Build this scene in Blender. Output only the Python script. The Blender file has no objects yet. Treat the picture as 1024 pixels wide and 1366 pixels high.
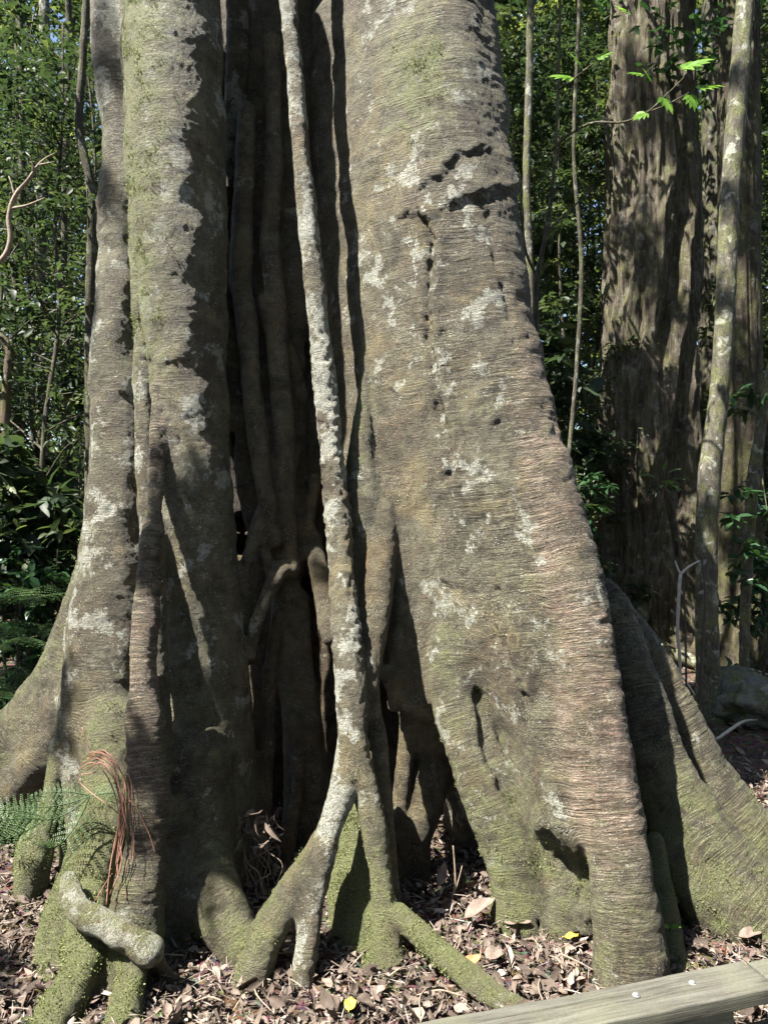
import bpy, math, random
import numpy as np
from mathutils import Vector

random.seed(7)
RNG = np.random.default_rng(11)
SC = bpy.context.scene
COL = SC.collection
W_PX, H_PX = 1024, 1366
HC = 1.9                                   # camera height above the forest floor
K = math.tan(math.radians(34.7)) / 683.0   # tangent per photo pixel
VOX = 0.0105                                # voxel of the fig surface
SUN_AZ, SUN_EL = math.radians(58), math.radians(58)
SUN = np.array([-math.sin(SUN_AZ) * math.cos(SUN_EL), -math.cos(SUN_AZ) * math.cos(SUN_EL), math.sin(SUN_EL)])


def at(px, py, Y):
    return np.array([(px - 512) * K * Y, Y, HC - (py - 683) * K * Y])


# ------------------------------------------------------------------ noise
def _hash(ix, iy, iz, seed):
    h = (ix * 374761393 + iy * 668265263 + iz * 2147483647 + seed * 974711) & 0xFFFFFFFF
    h = ((h ^ (h >> 13)) * 1274126177) & 0xFFFFFFFF
    return (h ^ (h >> 16)) & 0xFFFFFFFF


def perlin(P, seed=0):
    P = np.asarray(P, dtype=np.float64)
    F = np.floor(P)
    I = F.astype(np.int64)
    f = P - F
    u = f * f * f * (f * (f * 6 - 15) + 10)
    out = np.zeros(len(P))
    for dx in (0, 1):
        wx = u[:, 0] if dx else 1 - u[:, 0]
        for dy in (0, 1):
            wy = u[:, 1] if dy else 1 - u[:, 1]
            for dz in (0, 1):
                wz = u[:, 2] if dz else 1 - u[:, 2]
                h = _hash(I[:, 0] + dx, I[:, 1] + dy, I[:, 2] + dz, seed)
                gx = ((h & 1023) / 511.5) - 1
                gy = (((h >> 10) & 1023) / 511.5) - 1
                gz = (((h >> 20) & 1023) / 511.5) - 1
                out += wx * wy * wz * (gx * (f[:, 0] - dx) + gy * (f[:, 1] - dy) + gz * (f[:, 2] - dz))
    return out * 1.3


def fbm(P, seed=0, oct=3, gain=0.5):
    a, o, P = 1.0, 0.0, np.asarray(P, dtype=np.float64)
    for k in range(oct):
        o = o + a * perlin(P, seed + k * 17)
        P = P * 2.03
        a *= gain
    return o


def sstep(a, b, x):
    t = np.clip((x - a) / (b - a), 0, 1)
    return t * t * (3 - 2 * t)


# ------------------------------------------------------------------ mesh helpers
def np_mesh(name, V, polys=None, quads=None, smooth=True, attrs=None, mats=(), matidx=None):
    """V (n,3); quads (m,4) or list of arrays with equal-size faces."""
    me = bpy.data.meshes.new(name)
    V = np.asarray(V, dtype=np.float32)
    groups = polys if polys is not None else [quads]
    groups = [np.asarray(g, dtype=np.int32) for g in groups if len(g)]
    me.vertices.add(len(V))
    me.vertices.foreach_set("co", V.ravel())
    nl = sum(g.size for g in groups)
    nf = sum(len(g) for g in groups)
    me.loops.add(nl)
    me.polygons.add(nf)
    me.loops.foreach_set("vertex_index", np.concatenate([g.ravel() for g in groups]))
    tot = np.concatenate([np.full(len(g), g.shape[1], dtype=np.int32) for g in groups])
    start = np.concatenate([[0], np.cumsum(tot)[:-1]]).astype(np.int32)
    me.polygons.foreach_set("loop_start", start)
    me.polygons.foreach_set("loop_total", tot)
    if matidx is not None:
        me.polygons.foreach_set("material_index", np.asarray(matidx, dtype=np.int32))
    me.polygons.foreach_set("use_smooth", np.full(nf, smooth, dtype=bool))
    for k, a in (attrs or {}).items():
        a = np.asarray(a, dtype=np.float32)
        if a.ndim == 1:
            at_ = me.attributes.new(k, 'FLOAT', 'POINT')
            at_.data.foreach_set("value", a)
        else:
            at_ = me.attributes.new(k, 'FLOAT_VECTOR', 'POINT')
            at_.data.foreach_set("vector", a.ravel())
    for m in mats:
        me.materials.append(m)
    me.update(calc_edges=True)
    return me


def link(name, me, parent=None, loc=None):
    o = bpy.data.objects.new(name, me)
    COL.objects.link(o)
    if parent is not None:
        o.parent = parent
    if loc is not None:
        o.location = loc
    return o


def empty(name, loc, rz=0.0):
    o = bpy.data.objects.new(name, None)
    COL.objects.link(o)
    o.empty_display_size = 0.1
    o.location = loc
    o.rotation_euler = (0, 0, rz)
    return o


def tag(o, label=None, cat=None, group=None, kind=None):
    if label:
        o['label'] = label
    if cat:
        o['category'] = cat
    if group:
        o['group'] = group
    if kind:
        o['kind'] = kind
    return o


def catmull(P, step):
    """P (n,k) control rows, first three columns are a position; resample about every `step`."""
    P = np.asarray(P, dtype=np.float64)
    if len(P) < 2:
        return P
    Q = np.vstack([2 * P[0] - P[1], P, 2 * P[-1] - P[-2]])
    out = []
    for i in range(1, len(Q) - 2):
        L = np.linalg.norm(Q[i + 1, :3] - Q[i, :3])
        n = max(1, int(math.ceil(L / step)))
        t = (np.arange(n) / n)[:, None]
        a, b, c, d = Q[i - 1], Q[i], Q[i + 1], Q[i + 2]
        out.append(0.5 * ((2 * b) + (-a + c) * t + (2 * a - 5 * b + 4 * c - d) * t ** 2 + (-a + 3 * b - 3 * c + d) * t ** 3))
    out.append(Q[-2][None])
    return np.vstack(out)


class MB:
    """collects tubes, boxes and leaves of ONE part into one mesh"""
    def __init__(s):
        s.V, s.F, s.A, s.n = [], {}, [], 0

    def add(s, V, F, a=0.0):
        V = np.asarray(V, dtype=np.float64)
        F = np.asarray(F)
        s.V.append(V)
        s.F.setdefault(F.shape[1], []).append(F + s.n)
        s.A.append(np.full(len(V), a) if np.isscalar(a) else np.asarray(a))
        s.n += len(V)

    def tube(s, P, seg=8, step=0.05, wob=0.0, seed=0, a=0.0, cap=True):
        """P rows x,y,z,r"""
        R = catmull(P, step)
        n = len(R)
        T = np.gradient(R[:, :3], axis=0)
        T /= np.linalg.norm(T, axis=1)[:, None] + 1e-9
        ref = np.array([0.0, 1.0, 0.0]) if abs(T[0, 1]) < 0.8 else np.array([1.0, 0, 0])
        U = np.zeros_like(T)
        u = ref - T[0] * (ref @ T[0])
        for i in range(n):
            u = u - T[i] * (u @ T[i])
            u /= np.linalg.norm(u) + 1e-9
            U[i] = u
        B = np.cross(T, U)
        th = np.arange(seg) / seg * 2 * math.pi
        C, S = np.cos(th), np.sin(th)
        D = U[:, None, :] * C[None, :, None] + B[:, None, :] * S[None, :, None]
        rad = np.maximum(R[:, 3], 0.0006)[:, None] * np.ones(seg)[None]
        V = R[:, None, :3] + D * rad[..., None]
        if wob:
            q = V.reshape(-1, 3)
            nz = fbm(q / max(0.02, R[:, 3].mean() * 1.5), seed, 2).reshape(n, seg)
            V = R[:, None, :3] + D * (rad * (1 + wob * nz))[..., None]
        i = np.arange(n - 1)[:, None] * seg
        j = np.arange(seg)[None]
        k = (j + 1) % seg
        F = np.stack([i + j, i + k, i + seg + k, i + seg + j], -1).reshape(-1, 4)
        V = V.reshape(-1, 3)
        base = s.n
        s.add(V, F, a)
        if cap:
            for e, row in ((0, 0), (1, n - 1)):
                c = R[row, :3]
                s.add(c[None], np.zeros((0, 3), int), a)
                ci = s.n - 1
                jj = np.arange(seg)
                kk = (jj + 1) % seg
                f = np.stack([np.full(seg, ci), base + row * seg + (kk if e == 0 else jj), base + row * seg + (jj if e == 0 else kk)], -1)
                s.F.setdefault(3, []).append(f)

    def build(s, name, mat, parent=None, smooth=True, extra=None):
        if not s.V:
            return None
        V = np.vstack(s.V)
        groups = [np.vstack(f) for f in s.F.values() if sum(len(q) for q in f)]
        off = np.zeros(3)
        if parent is not None:
            off = np.array(parent.location)
            if parent.parent is not None:
                off = off + np.array(parent.parent.location)
        me = np_mesh(name, V - off, polys=groups, smooth=smooth, attrs={'rnd': np.concatenate(s.A)}, mats=[mat])
        return link(name, me, parent)


def leaf_arrays(C, D, N, L, Wd, fold=0.25, curl=0.15, rng=RNG):
    """one pointed folded leaf per row: centre base C, direction D, normal N, length L, width Wd -> verts, quads"""
    n = len(C)
    D = D / (np.linalg.norm(D, axis=1)[:, None] + 1e-9)
    N = N - D * (N * D).sum(1)[:, None]
    N /= np.linalg.norm(N, axis=1)[:, None] + 1e-9
    B = np.cross(D, N)
    L = np.broadcast_to(L, (n,))[:, None]
    Wd = np.broadcast_to(Wd, (n,))[:, None]
    cu = np.broadcast_to(curl, (n,))[:, None]
    fo = np.broadcast_to(fold, (n,))[:, None]
    v0 = C
    vt = C + D * L - N * L * cu
    m1 = C + D * L * 0.3
    m2 = C + D * L * 0.68 - N * L * cu * 0.35
    up = N * Wd * fo
    l1 = m1 + B * Wd * 0.46 + up
    r1 = m1 - B * Wd * 0.46 + up
    l2 = m2 + B * Wd * 0.36 + up
    r2 = m2 - B * Wd * 0.36 + up
    V = np.stack([v0, l1, l2, vt, r2, r1, m1, m2], 1).reshape(-1, 3)
    b = (np.arange(n) * 8)[:, None]
    tri = np.array([[0, 6, 1], [0, 5, 6], [7, 3, 2], [7, 4, 3]])
    qd = np.array([[1, 6, 7, 2], [6, 5, 4, 7]])
    T = (b[:, None, :] + tri[None]).reshape(-1, 3)
    Q = (b[:, None, :] + qd[None]).reshape(-1, 4)
    return V, T, Q


def leaves_into(mb, C, D, N, L, Wd, rnd=None, **kw):
    if len(C) == 0:
        return
    V, T, Q = leaf_arrays(C, D, N, L, Wd, **kw)
    if rnd is None:
        rnd = RNG.random(len(C))
    a = np.repeat(rnd, 8)
    base = mb.n
    mb.add(V, Q, a)
    mb.F.setdefault(3, []).append(T + base)


def rand_dirs(n, up=0.0, rng=RNG):
    v = rng.normal(size=(n, 3))
    v[:, 2] += up
    return v / (np.linalg.norm(v, axis=1)[:, None] + 1e-9)


# ------------------------------------------------------------------ materials
def new_mat(name):
    m = bpy.data.materials.new(name)
    m.use_nodes = True
    nt = m.node_tree
    nt.nodes.clear()
    return m, nt


class NT:
    def __init__(s, nt):
        s.nt = nt

    def n(s, t, **kw):
        nd = s.nt.nodes.new(t)
        for k, v in kw.items():
            if k.startswith('i_'):
                nd.inputs[k[2:].replace('_', ' ')].default_value = v
            else:
                setattr(nd, k, v)
        return nd

    def l(s, a, b):
        s.nt.links.new(a, b)

    def noise(s, vec, scale, detail=4, rough=0.55, dist=0.0):
        nd = s.n('ShaderNodeTexNoise')
        nd.inputs['Scale'].default_value = scale
        nd.inputs['Detail'].default_value = detail
        nd.inputs['Roughness'].default_value = rough
        nd.inputs['Distortion'].default_value = dist
        s.l(vec, nd.inputs['Vector'])
        return nd.outputs['Fac']

    def ramp(s, fac, stops, interp='LINEAR'):
        nd = s.n('ShaderNodeValToRGB')
        cr = nd.color_ramp
        cr.interpolation = interp
        while len(cr.elements) < len(stops):
            cr.elements.new(0.5)
        for e, (p, c) in zip(cr.elements, stops):
            e.position = p
            e.color = (c, c, c, 1) if not hasattr(c, '__len__') else (*c, 1)
        s.l(fac, nd.inputs['Fac'])
        return nd.outputs['Color']

    def mix(s, fac, a, b, mode='MIX'):
        nd = s.n('ShaderNodeMix', data_type='RGBA', blend_type=mode)
        for sock, v in ((nd.inputs[0], fac), (nd.inputs[6], a), (nd.inputs[7], b)):
            if isinstance(v, (int, float)):
                sock.default_value = v if sock.type == 'VALUE' else (v, v, v, 1)
            elif isinstance(v, tuple):
                sock.default_value = (*v, 1)
            else:
                s.l(v, sock)
        return nd.outputs[2]

    def math(s, op, a, b=0.0, clamp=False):
        nd = s.n('ShaderNodeMath', operation=op, use_clamp=clamp)
        for sock, v in ((nd.inputs[0], a), (nd.inputs[1], b)):
            if isinstance(v, (int, float)):
                sock.default_value = v
            else:
                s.l(v, sock)
        return nd.outputs[0]

    def attr(s, name, out='Fac'):
        return s.n('ShaderNodeAttribute', attribute_name=name).outputs[out]

    def mapping(s, vec, scale):
        nd = s.n('ShaderNodeMapping')
        nd.inputs['Scale'].default_value = scale
        s.l(vec, nd.inputs['Vector'])
        return nd.outputs[0]

    def bump(s, h, strength, dist, normal=None):
        nd = s.n('ShaderNodeBump')
        nd.inputs['Strength'].default_value = strength
        nd.inputs['Distance'].default_value = dist
        s.l(h, nd.inputs['Height'])
        if normal is not None:
            s.l(normal, nd.inputs['Normal'])
        return nd.outputs[0]

    def out(s, bsdf):
        o = s.n('ShaderNodeOutputMaterial')
        s.l(bsdf, o.inputs['Surface'])

    def principled(s, color, rough, normal=None, spec=0.3):
        p = s.n('ShaderNodeBsdfPrincipled')
        for sock, v in ((p.inputs['Base Color'], color), (p.inputs['Roughness'], rough)):
            if isinstance(v, (int, float)):
                sock.default_value = v
            elif isinstance(v, tuple):
                sock.default_value = (*v, 1)
            else:
                s.l(v, sock)
        p.inputs['Specular IOR Level'].default_value = spec
        if normal is not None:
            s.l(normal, p.inputs['Normal'])
        return p.outputs[0]


def mat_fig_bark():
    m, nt = new_mat('fig_bark')
    t = NT(nt)
    flow = t.attr('flow', 'Vector')
    pos = t.n('ShaderNodeNewGeometry').outputs['Position']
    big = t.noise(pos, 2.6, 5, 0.62, 0.6)
    big2 = t.noise(pos, 5.6, 7, 0.74, 0.15)
    med = t.noise(pos, 17, 6, 0.7, 0.4)
    fine = t.noise(pos, 85, 4, 0.72)
    grain = t.noise(pos, 230, 3, 0.75)
    wr = t.noise(t.mapping(flow, (7, 7, 46)), 1.0, 6, 0.72, 0.6)
    streak = t.noise(t.mapping(flow, (42, 42, 2.6)), 1.0, 5, 0.65, 0.4)
    fold = t.math('ABSOLUTE', t.math('SUBTRACT', t.noise(t.mapping(flow, (2.6, 2.6, 30)), 1.0, 4, 0.55, 0.5), 0.5))
    wmask = t.math('MULTIPLY', t.attr('wrk'), t.ramp(t.noise(pos, 3.3, 5, 0.62, 0.3), [(0.4, 0.06), (0.6, 1.0)]))
    # grey-buff outer bark, darker brown where it has worn, warm stains
    base = t.ramp(med, [(0.28, (0.07, 0.06, 0.044)), (0.44, (0.155, 0.14, 0.106)), (0.58, (0.25, 0.235, 0.186)), (0.76, (0.37, 0.355, 0.295))])
    base = t.mix(t.ramp(big, [(0.44, 0.0), (0.6, 0.72)]), base, t.ramp(med, [(0.3, (0.065, 0.048, 0.034)), (0.7, (0.165, 0.125, 0.085))]))
    base = t.mix(1.0, base, (0.66, 0.665, 0.575), 'MULTIPLY')
    base = t.mix(t.ramp(streak, [(0.48, 0.0), (0.72, 0.45)]), base, (0.125, 0.09, 0.055))
    ochre = t.math('MULTIPLY', t.ramp(t.noise(pos, 3.4, 6, 0.68, 0.7), [(0.5, 0.0), (0.62, 0.6)]), t.ramp(streak, [(0.35, 0.3), (0.6, 1.0)]))
    base = t.mix(ochre, base, (0.24, 0.195, 0.09))
    rust = t.math('MULTIPLY', t.ramp(t.noise(pos, 5.2, 6, 0.72, 1.0), [(0.57, 0.0), (0.7, 0.5)]), t.ramp(fine, [(0.4, 0.15), (0.58, 1.0)]))
    base = t.mix(rust, base, (0.2, 0.095, 0.052))
    # fresh peeled pinkish wood along the ridges
    pk = t.attr('pink')
    pkn = t.math('MULTIPLY', pk, t.ramp(t.noise(t.mapping(flow, (9, 9, 16)), 1.0, 6, 0.72, 0.6), [(0.34, 0.05), (0.6, 1.0)]), True)
    base = t.mix(pkn, base, t.ramp(wr, [(0.32, (0.2, 0.105, 0.07)), (0.5, (0.31, 0.235, 0.18)), (0.72, (0.4, 0.335, 0.27))]))
    # thin dark cracks running round the stem
    cr1 = t.noise(t.mapping(flow, (3.2, 3.2, 30)), 1.0, 6, 0.62, 0.5)
    cr2 = t.noise(t.mapping(flow, (6.5, 6.5, 66)), 1.0, 5, 0.6, 0.4)
    ck1 = t.ramp(t.math('ABSOLUTE', t.math('SUBTRACT', cr1, 0.5)), [(0.0, 1.0), (0.03, 0.0)])
    ck2 = t.ramp(t.math('ABSOLUTE', t.math('SUBTRACT', cr2, 0.5)), [(0.0, 0.9), (0.038, 0.0)])
    crack = t.math('MULTIPLY', t.math('MAXIMUM', ck1, ck2), t.math('MULTIPLY', t.attr('wrk'), t.ramp(t.noise(pos, 3.7, 4, 0.6), [(0.35, 0.15), (0.55, 1.0)])))
    base = t.mix(t.math('MULTIPLY', wmask, t.ramp(fold, [(0.0, 0.55), (0.05, 0.0)])), base, (0.06, 0.048, 0.034))
    base = t.mix(t.math('MULTIPLY', crack, 0.85), base, (0.04, 0.03, 0.022))
    # grooves between the wrinkles are tinted darker
    base = t.mix(t.math('MULTIPLY', wmask, t.ramp(wr, [(0.36, 0.6), (0.46, 0.0)])), base, t.mix(1.0, base, (0.4, 0.37, 0.33), 'MULTIPLY'))
    stain = t.ramp(t.noise(pos, 3.1, 6, 0.7, 1.2), [(0.52, 0.0), (0.6, 0.7)])
    base = t.mix(stain, base, t.mix(1.0, base, (0.42, 0.43, 0.36), 'MULTIPLY'))
    # pale crustose lichen: ragged patches and a peppering of dots
    lv = t.math('ADD', big2, t.math('MULTIPLY', t.attr('pale'), 0.13))
    lic = t.math('MULTIPLY', t.ramp(lv, [(0.625, 0.0), (0.65, 0.75)]), t.ramp(fine, [(0.36, 0.25), (0.54, 1.0)]))
    base = t.mix(lic, base, t.ramp(med, [(0.3, (0.33, 0.35, 0.29)), (0.7, (0.52, 0.53, 0.47))]))
    vor = t.n('ShaderNodeTexVoronoi')
    vor.inputs['Scale'].default_value = 85
    t.l(pos, vor.inputs['Vector'])
    dots = t.math('MULTIPLY', t.ramp(vor.outputs['Distance'], [(0.18, 1.0), (0.34, 0.0)]), t.ramp(t.noise(pos, 6, 5, 0.7, 0.3), [(0.44, 0.0), (0.6, 0.55)]))
    base = t.mix(dots, base, (0.46, 0.45, 0.38))
    # moss and algae
    mv = t.math('ADD', t.attr('moss'), t.math('MULTIPLY', t.math('SUBTRACT', t.noise(pos, 12, 7, 0.76, 0.4), 0.5), 1.9))
    mo = t.ramp(mv, [(0.34, 0.0), (0.75, 0.9)])
    film = t.ramp(mv, [(0.1, 0.0), (0.5, 0.38)])
    base = t.mix(film, base, (0.17, 0.172, 0.092))
    mcol = t.ramp(t.noise(pos, 130, 4, 0.75), [(0.3, (0.06, 0.07, 0.02)), (0.5, (0.165, 0.182, 0.07)), (0.7, (0.3, 0.32, 0.15))])
    base = t.mix(mo, base, mcol)
    base = t.mix(0.7, base, t.ramp(grain, [(0.3, 0.32), (0.48, 0.95), (0.7, 1.7)]), 'MULTIPLY')
    h = t.math('ADD', t.math('MULTIPLY', fine, 1.5), t.math('MULTIPLY', grain, 0.9))
    h = t.math('ADD', h, t.math('MULTIPLY', t.math('MULTIPLY', wr, wmask), 1.1))
    h = t.math('ADD', h, t.math('MULTIPLY', t.math('MULTIPLY', t.math('MINIMUM', fold, 0.12), wmask), 9.0))
    h = t.math('ADD', h, t.math('MULTIPLY', dots, 0.35))
    h = t.math('ADD', h, t.math('MULTIPLY', mo, t.math('MULTIPLY', t.noise(pos, 150, 3, 0.8), 1.6)))
    h = t.math('SUBTRACT', h, t.math('MULTIPLY', crack, 0.9))
    nrm = t.bump(h, 1.0, 0.018)
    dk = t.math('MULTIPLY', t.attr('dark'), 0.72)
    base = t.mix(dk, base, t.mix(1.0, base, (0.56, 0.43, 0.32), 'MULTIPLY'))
    rough = t.ramp(fine, [(0.3, 0.5), (0.7, 0.85)])
    t.out(t.principled(base, rough, nrm, 0.4))
    return m


def mat_bark(name, dark, mid, light, mossy=0.3, sx=22, sz=3.5, bump=1.0, lichen=0.3):
    m, nt = new_mat(name)
    t = NT(nt)
    pos = t.n('ShaderNodeNewGeometry').outputs['Position']
    fiss = t.noise(t.mapping(pos, (sx, sx, sz)), 1.0, 5, 0.65, 0.6)
    med = t.noise(pos, 7, 5, 0.65, 0.3)
    fine = t.noise(pos, 60, 4, 0.7)
    base = t.ramp(fiss, [(0.3, dark), (0.5, mid), (0.72, light)])
    base = t.mix(t.ramp(med, [(0.4, 0.0), (0.7, 0.6)]), base, dark)
    lic = t.math('MULTIPLY', t.ramp(t.noise(pos, 9, 5, 0.65, 0.4), [(0.56, 0.0), (0.63, 1.0)]), lichen)
    base = t.mix(lic, base, (0.4, 0.42, 0.36))
    mo = t.math('MULTIPLY', t.ramp(t.noise(pos, 5, 6, 0.72, 0.3), [(0.45, 0.0), (0.62, 1.0)]), mossy)
    base = t.mix(mo, base, t.ramp(fine, [(0.3, (0.05, 0.062, 0.015)), (0.7, (0.19, 0.21, 0.06))]))
    base = t.mix(0.5, base, t.ramp(fine, [(0.3, 0.55), (0.7, 1.3)]), 'MULTIPLY')
    h = t.math('ADD', fiss, t.math('MULTIPLY', fine, 0.5))
    t.out(t.principled(base, 0.85, t.bump(h, 0.9, 0.03 * bump), 0.2))
    return m


def mat_leaf(name, c1, c2, c3, trans=0.35, rough=0.4):
    m, nt = new_mat(name)
    t = NT(nt)
    r = t.attr('rnd')
    pos = t.n('ShaderNodeNewGeometry').outputs['Position']
    col = t.ramp(r, [(0.0, c1), (0.55, c2), (1.0, c3)])
    col = t.mix(0.5, col, t.ramp(t.noise(pos, 40, 3, 0.6), [(0.3, 0.6), (0.7, 1.3)]), 'MULTIPLY')
    p = t.principled(col, rough, None, 0.28)
    tr = t.n('ShaderNodeBsdfTranslucent')
    t.l(t.mix(1.0, col, (1.6, 1.75, 0.95), 'MULTIPLY'), tr.inputs['Color'])
    mx = t.n('ShaderNodeMixShader')
    mx.inputs[0].default_value = trans
    t.l(p, mx.inputs[1])
    t.l(tr.outputs[0], mx.inputs[2])
    t.out(mx.outputs[0])
    return m


def mat_litter(name, stops, rough=0.75):
    m, nt = new_mat(name)
    t = NT(nt)
    r = t.attr('rnd')
    pos = t.n('ShaderNodeNewGeometry').outputs['Position']
    col = t.ramp(r, stops)
    col = t.mix(0.6, col, t.ramp(t.noise(pos, 55, 4, 0.65), [(0.3, 0.55), (0.7, 1.3)]), 'MULTIPLY')
    t.out(t.principled(col, rough, t.bump(t.noise(pos, 160, 3, 0.6), 0.4, 0.004), 0.3))
    return m


def mat_ground():
    m, nt = new_mat('forest_soil')
    t = NT(nt)
    pos = t.n('ShaderNodeNewGeometry').outputs['Position']
    a = t.noise(pos, 18, 6, 0.7, 0.5)
    b = t.noise(pos, 90, 4, 0.7)
    v = t.n('ShaderNodeTexVoronoi')
    v.inputs['Scale'].default_value = 30
    t.l(pos, v.inputs['Vector'])
    col = t.ramp(a, [(0.3, (0.03, 0.022, 0.017)), (0.5, (0.085, 0.06, 0.045)), (0.7, (0.16, 0.115, 0.09))])
    col = t.mix(0.5, col, v.outputs['Color'], 'SOFT_LIGHT')
    h = t.math('ADD', a, t.math('ADD', t.math('MULTIPLY', b, 0.4), t.math('MULTIPLY', v.outputs['Distance'], 0.8)))
    t.out(t.principled(col, 0.95, t.bump(h, 1.0, 0.03), 0.1))
    return m


def mat_wood():
    m, nt = new_mat('weathered_timber')
    t = NT(nt)
    tc = t.n('ShaderNodeTexCoord').outputs['Object']
    g = t.noise(t.mapping(tc, (2.2, 60, 60)), 1.0, 6, 0.65, 0.8)
    g2 = t.noise(t.mapping(tc, (6, 190, 190)), 1.0, 3, 0.6)
    b = t.noise(tc, 4.0, 5, 0.6, 0.3)
    f = t.noise(tc, 120, 3, 0.7)
    col = t.ramp(g, [(0.32, (0.035, 0.032, 0.025)), (0.48, (0.085, 0.082, 0.067)), (0.75, (0.15, 0.148, 0.128))])
    col = t.mix(t.ramp(b, [(0.45, 0.0), (0.65, 0.5)]), col, (0.125, 0.13, 0.085))
    col = t.mix(t.ramp(t.noise(tc, 14, 5, 0.7), [(0.55, 0.0), (0.7, 0.4)]), col, (0.1, 0.085, 0.06))
    col = t.mix(0.4, col, t.ramp(f, [(0.3, 0.6), (0.7, 1.25)]), 'MULTIPLY')
    h = t.math('ADD', g, t.math('MULTIPLY', g2, 0.7))
    t.out(t.principled(col, 0.8, t.bump(h, 0.6, 0.004), 0.25))
    return m


def mat_simple(name, c, rough=0.6, metal=0.0, c2=None, sc=30, bump=0.3):
    m, nt = new_mat(name)
    t = NT(nt)
    pos = t.n('ShaderNodeNewGeometry').outputs['Position']
    n = t.noise(pos, sc, 5, 0.65)
    col = t.ramp(n, [(0.3, c), (0.7, c2 or tuple(min(1, x * 1.6) for x in c))])
    nt_p = t.n('ShaderNodeBsdfPrincipled')
    t.l(col, nt_p.inputs['Base Color'])
    nt_p.inputs['Roughness'].default_value = rough
    nt_p.inputs['Metallic'].default_value = metal
    t.l(t.bump(n, bump, 0.01), nt_p.inputs['Normal'])
    t.out(nt_p.outputs[0])
    return m


M = {}
M['fig'] = mat_fig_bark()
M['rough_bark'] = mat_bark('furrowed_bark', (0.028, 0.022, 0.016), (0.105, 0.086, 0.064), (0.24, 0.212, 0.172), 0.4, 17, 1.8, 2.0, 0.25)
M['slim_bark'] = mat_bark('smooth_grey_bark', (0.04, 0.036, 0.028), (0.095, 0.087, 0.068), (0.19, 0.178, 0.145), 0.6, 26, 9, 0.5, 0.6)
M['dark_bark'] = mat_bark('dark_bark', (0.02, 0.018, 0.014), (0.06, 0.052, 0.04), (0.13, 0.115, 0.09), 0.35, 24, 6, 0.7, 0.25)
M['brown_bark'] = mat_bark('brown_bark', (0.04, 0.03, 0.02), (0.11, 0.08, 0.055), (0.2, 0.16, 0.12), 0.45, 14, 3, 1.0, 0.15)
M['pale_twig'] = mat_simple('pale_twig', (0.34, 0.3, 0.25), 0.7, 0, (0.5, 0.47, 0.42), 60)
M['dark_twig'] = mat_simple('dark_twig', (0.03, 0.024, 0.018), 0.7, 0, (0.08, 0.06, 0.045), 60)
M['dead_twig'] = mat_simple('dead_twig', (0.15, 0.11, 0.08), 0.8, 0, (0.3, 0.24, 0.18), 60)
M['red_root'] = mat_simple('red_rootlet', (0.14, 0.06, 0.038), 0.6, 0, (0.26, 0.13, 0.09), 40)
M['leaf'] = mat_leaf('forest_leaf', (0.02, 0.034, 0.018), (0.038, 0.057, 0.03), (0.12, 0.14, 0.06), 0.35, 0.5)
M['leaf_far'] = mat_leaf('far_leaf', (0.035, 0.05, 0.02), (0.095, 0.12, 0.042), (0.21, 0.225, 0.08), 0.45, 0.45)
M['leaf_dark'] = mat_leaf('dark_leaf', (0.018, 0.042, 0.02), (0.03, 0.07, 0.03), (0.06, 0.11, 0.04), 0.25, 0.33)
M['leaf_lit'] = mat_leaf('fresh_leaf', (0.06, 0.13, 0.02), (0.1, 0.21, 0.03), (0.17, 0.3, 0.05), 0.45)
M['fern'] = mat_leaf('fern_leaf', (0.04, 0.072, 0.027), (0.062, 0.105, 0.038), (0.095, 0.15, 0.05), 0.3, 0.45)
M['moss'] = mat_leaf('moss_green', (0.07, 0.085, 0.025), (0.145, 0.165, 0.06), (0.25, 0.27, 0.12), 0.2, 0.8)
M['litter'] = mat_litter('leaf_litter', [(0.0, (0.04, 0.029, 0.022)), (0.3, (0.1, 0.075, 0.058)), (0.6, (0.19, 0.15, 0.122)), (0.85, (0.28, 0.235, 0.2)), (1.0, (0.38, 0.34, 0.3))])
M['ground'] = mat_ground()
M['wood'] = mat_wood()
M['foot_bark'] = mat_bark('mossy_dark_bark', (0.018, 0.014, 0.01), (0.05, 0.04, 0.028), (0.1, 0.082, 0.06), 0.35, 14, 3, 1.0, 0.15)
M['rock'] = mat_bark('mossy_rock', (0.05, 0.05, 0.045), (0.12, 0.12, 0.105), (0.2, 0.2, 0.18), 0.8, 6, 6, 1.0, 0.3)
M['bolt'] = mat_simple('galvanised_bolt', (0.2, 0.2, 0.2), 0.6, 0.6, (0.34, 0.33, 0.31), 120)
M['yellow_leaf'] = mat_litter('yellow_leaf', [(0.0, (0.62, 0.47, 0.05)), (1.0, (0.7, 0.55, 0.08))], 0.5)
M['orange_leaf'] = mat_litter('orange_brown_leaf', [(0.0, (0.3, 0.13, 0.05)), (1.0, (0.42, 0.22, 0.1))], 0.6)
M['tan_leaf'] = mat_litter('tan_leaf', [(0.0, (0.12, 0.09, 0.07)), (1.0, (0.2, 0.155, 0.125))], 0.6)

# ------------------------------------------------------------------ terrain
def ground_z(x, y):
    x = np.asarray(x, dtype=np.float64)
    y = np.asarray(y, dtype=np.float64)
    P = np.stack([x * 0.9, y * 0.9, np.zeros_like(x)], -1).reshape(-1, 3)
    n = fbm(P, 3, 3).reshape(x.shape)
    z = 0.05 * n * sstep(2.5, 5, y) + 0.012 * n
    z = z + 0.02 * np.maximum(0, y - 7)
    z = z + 0.55 * sstep(9, 16, y)
    return z


# ================================================================== FIG TREE
# tube: (group, blend, wrinkle, [(px, py, Y, radius px), ...])
TUBES = []


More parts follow.
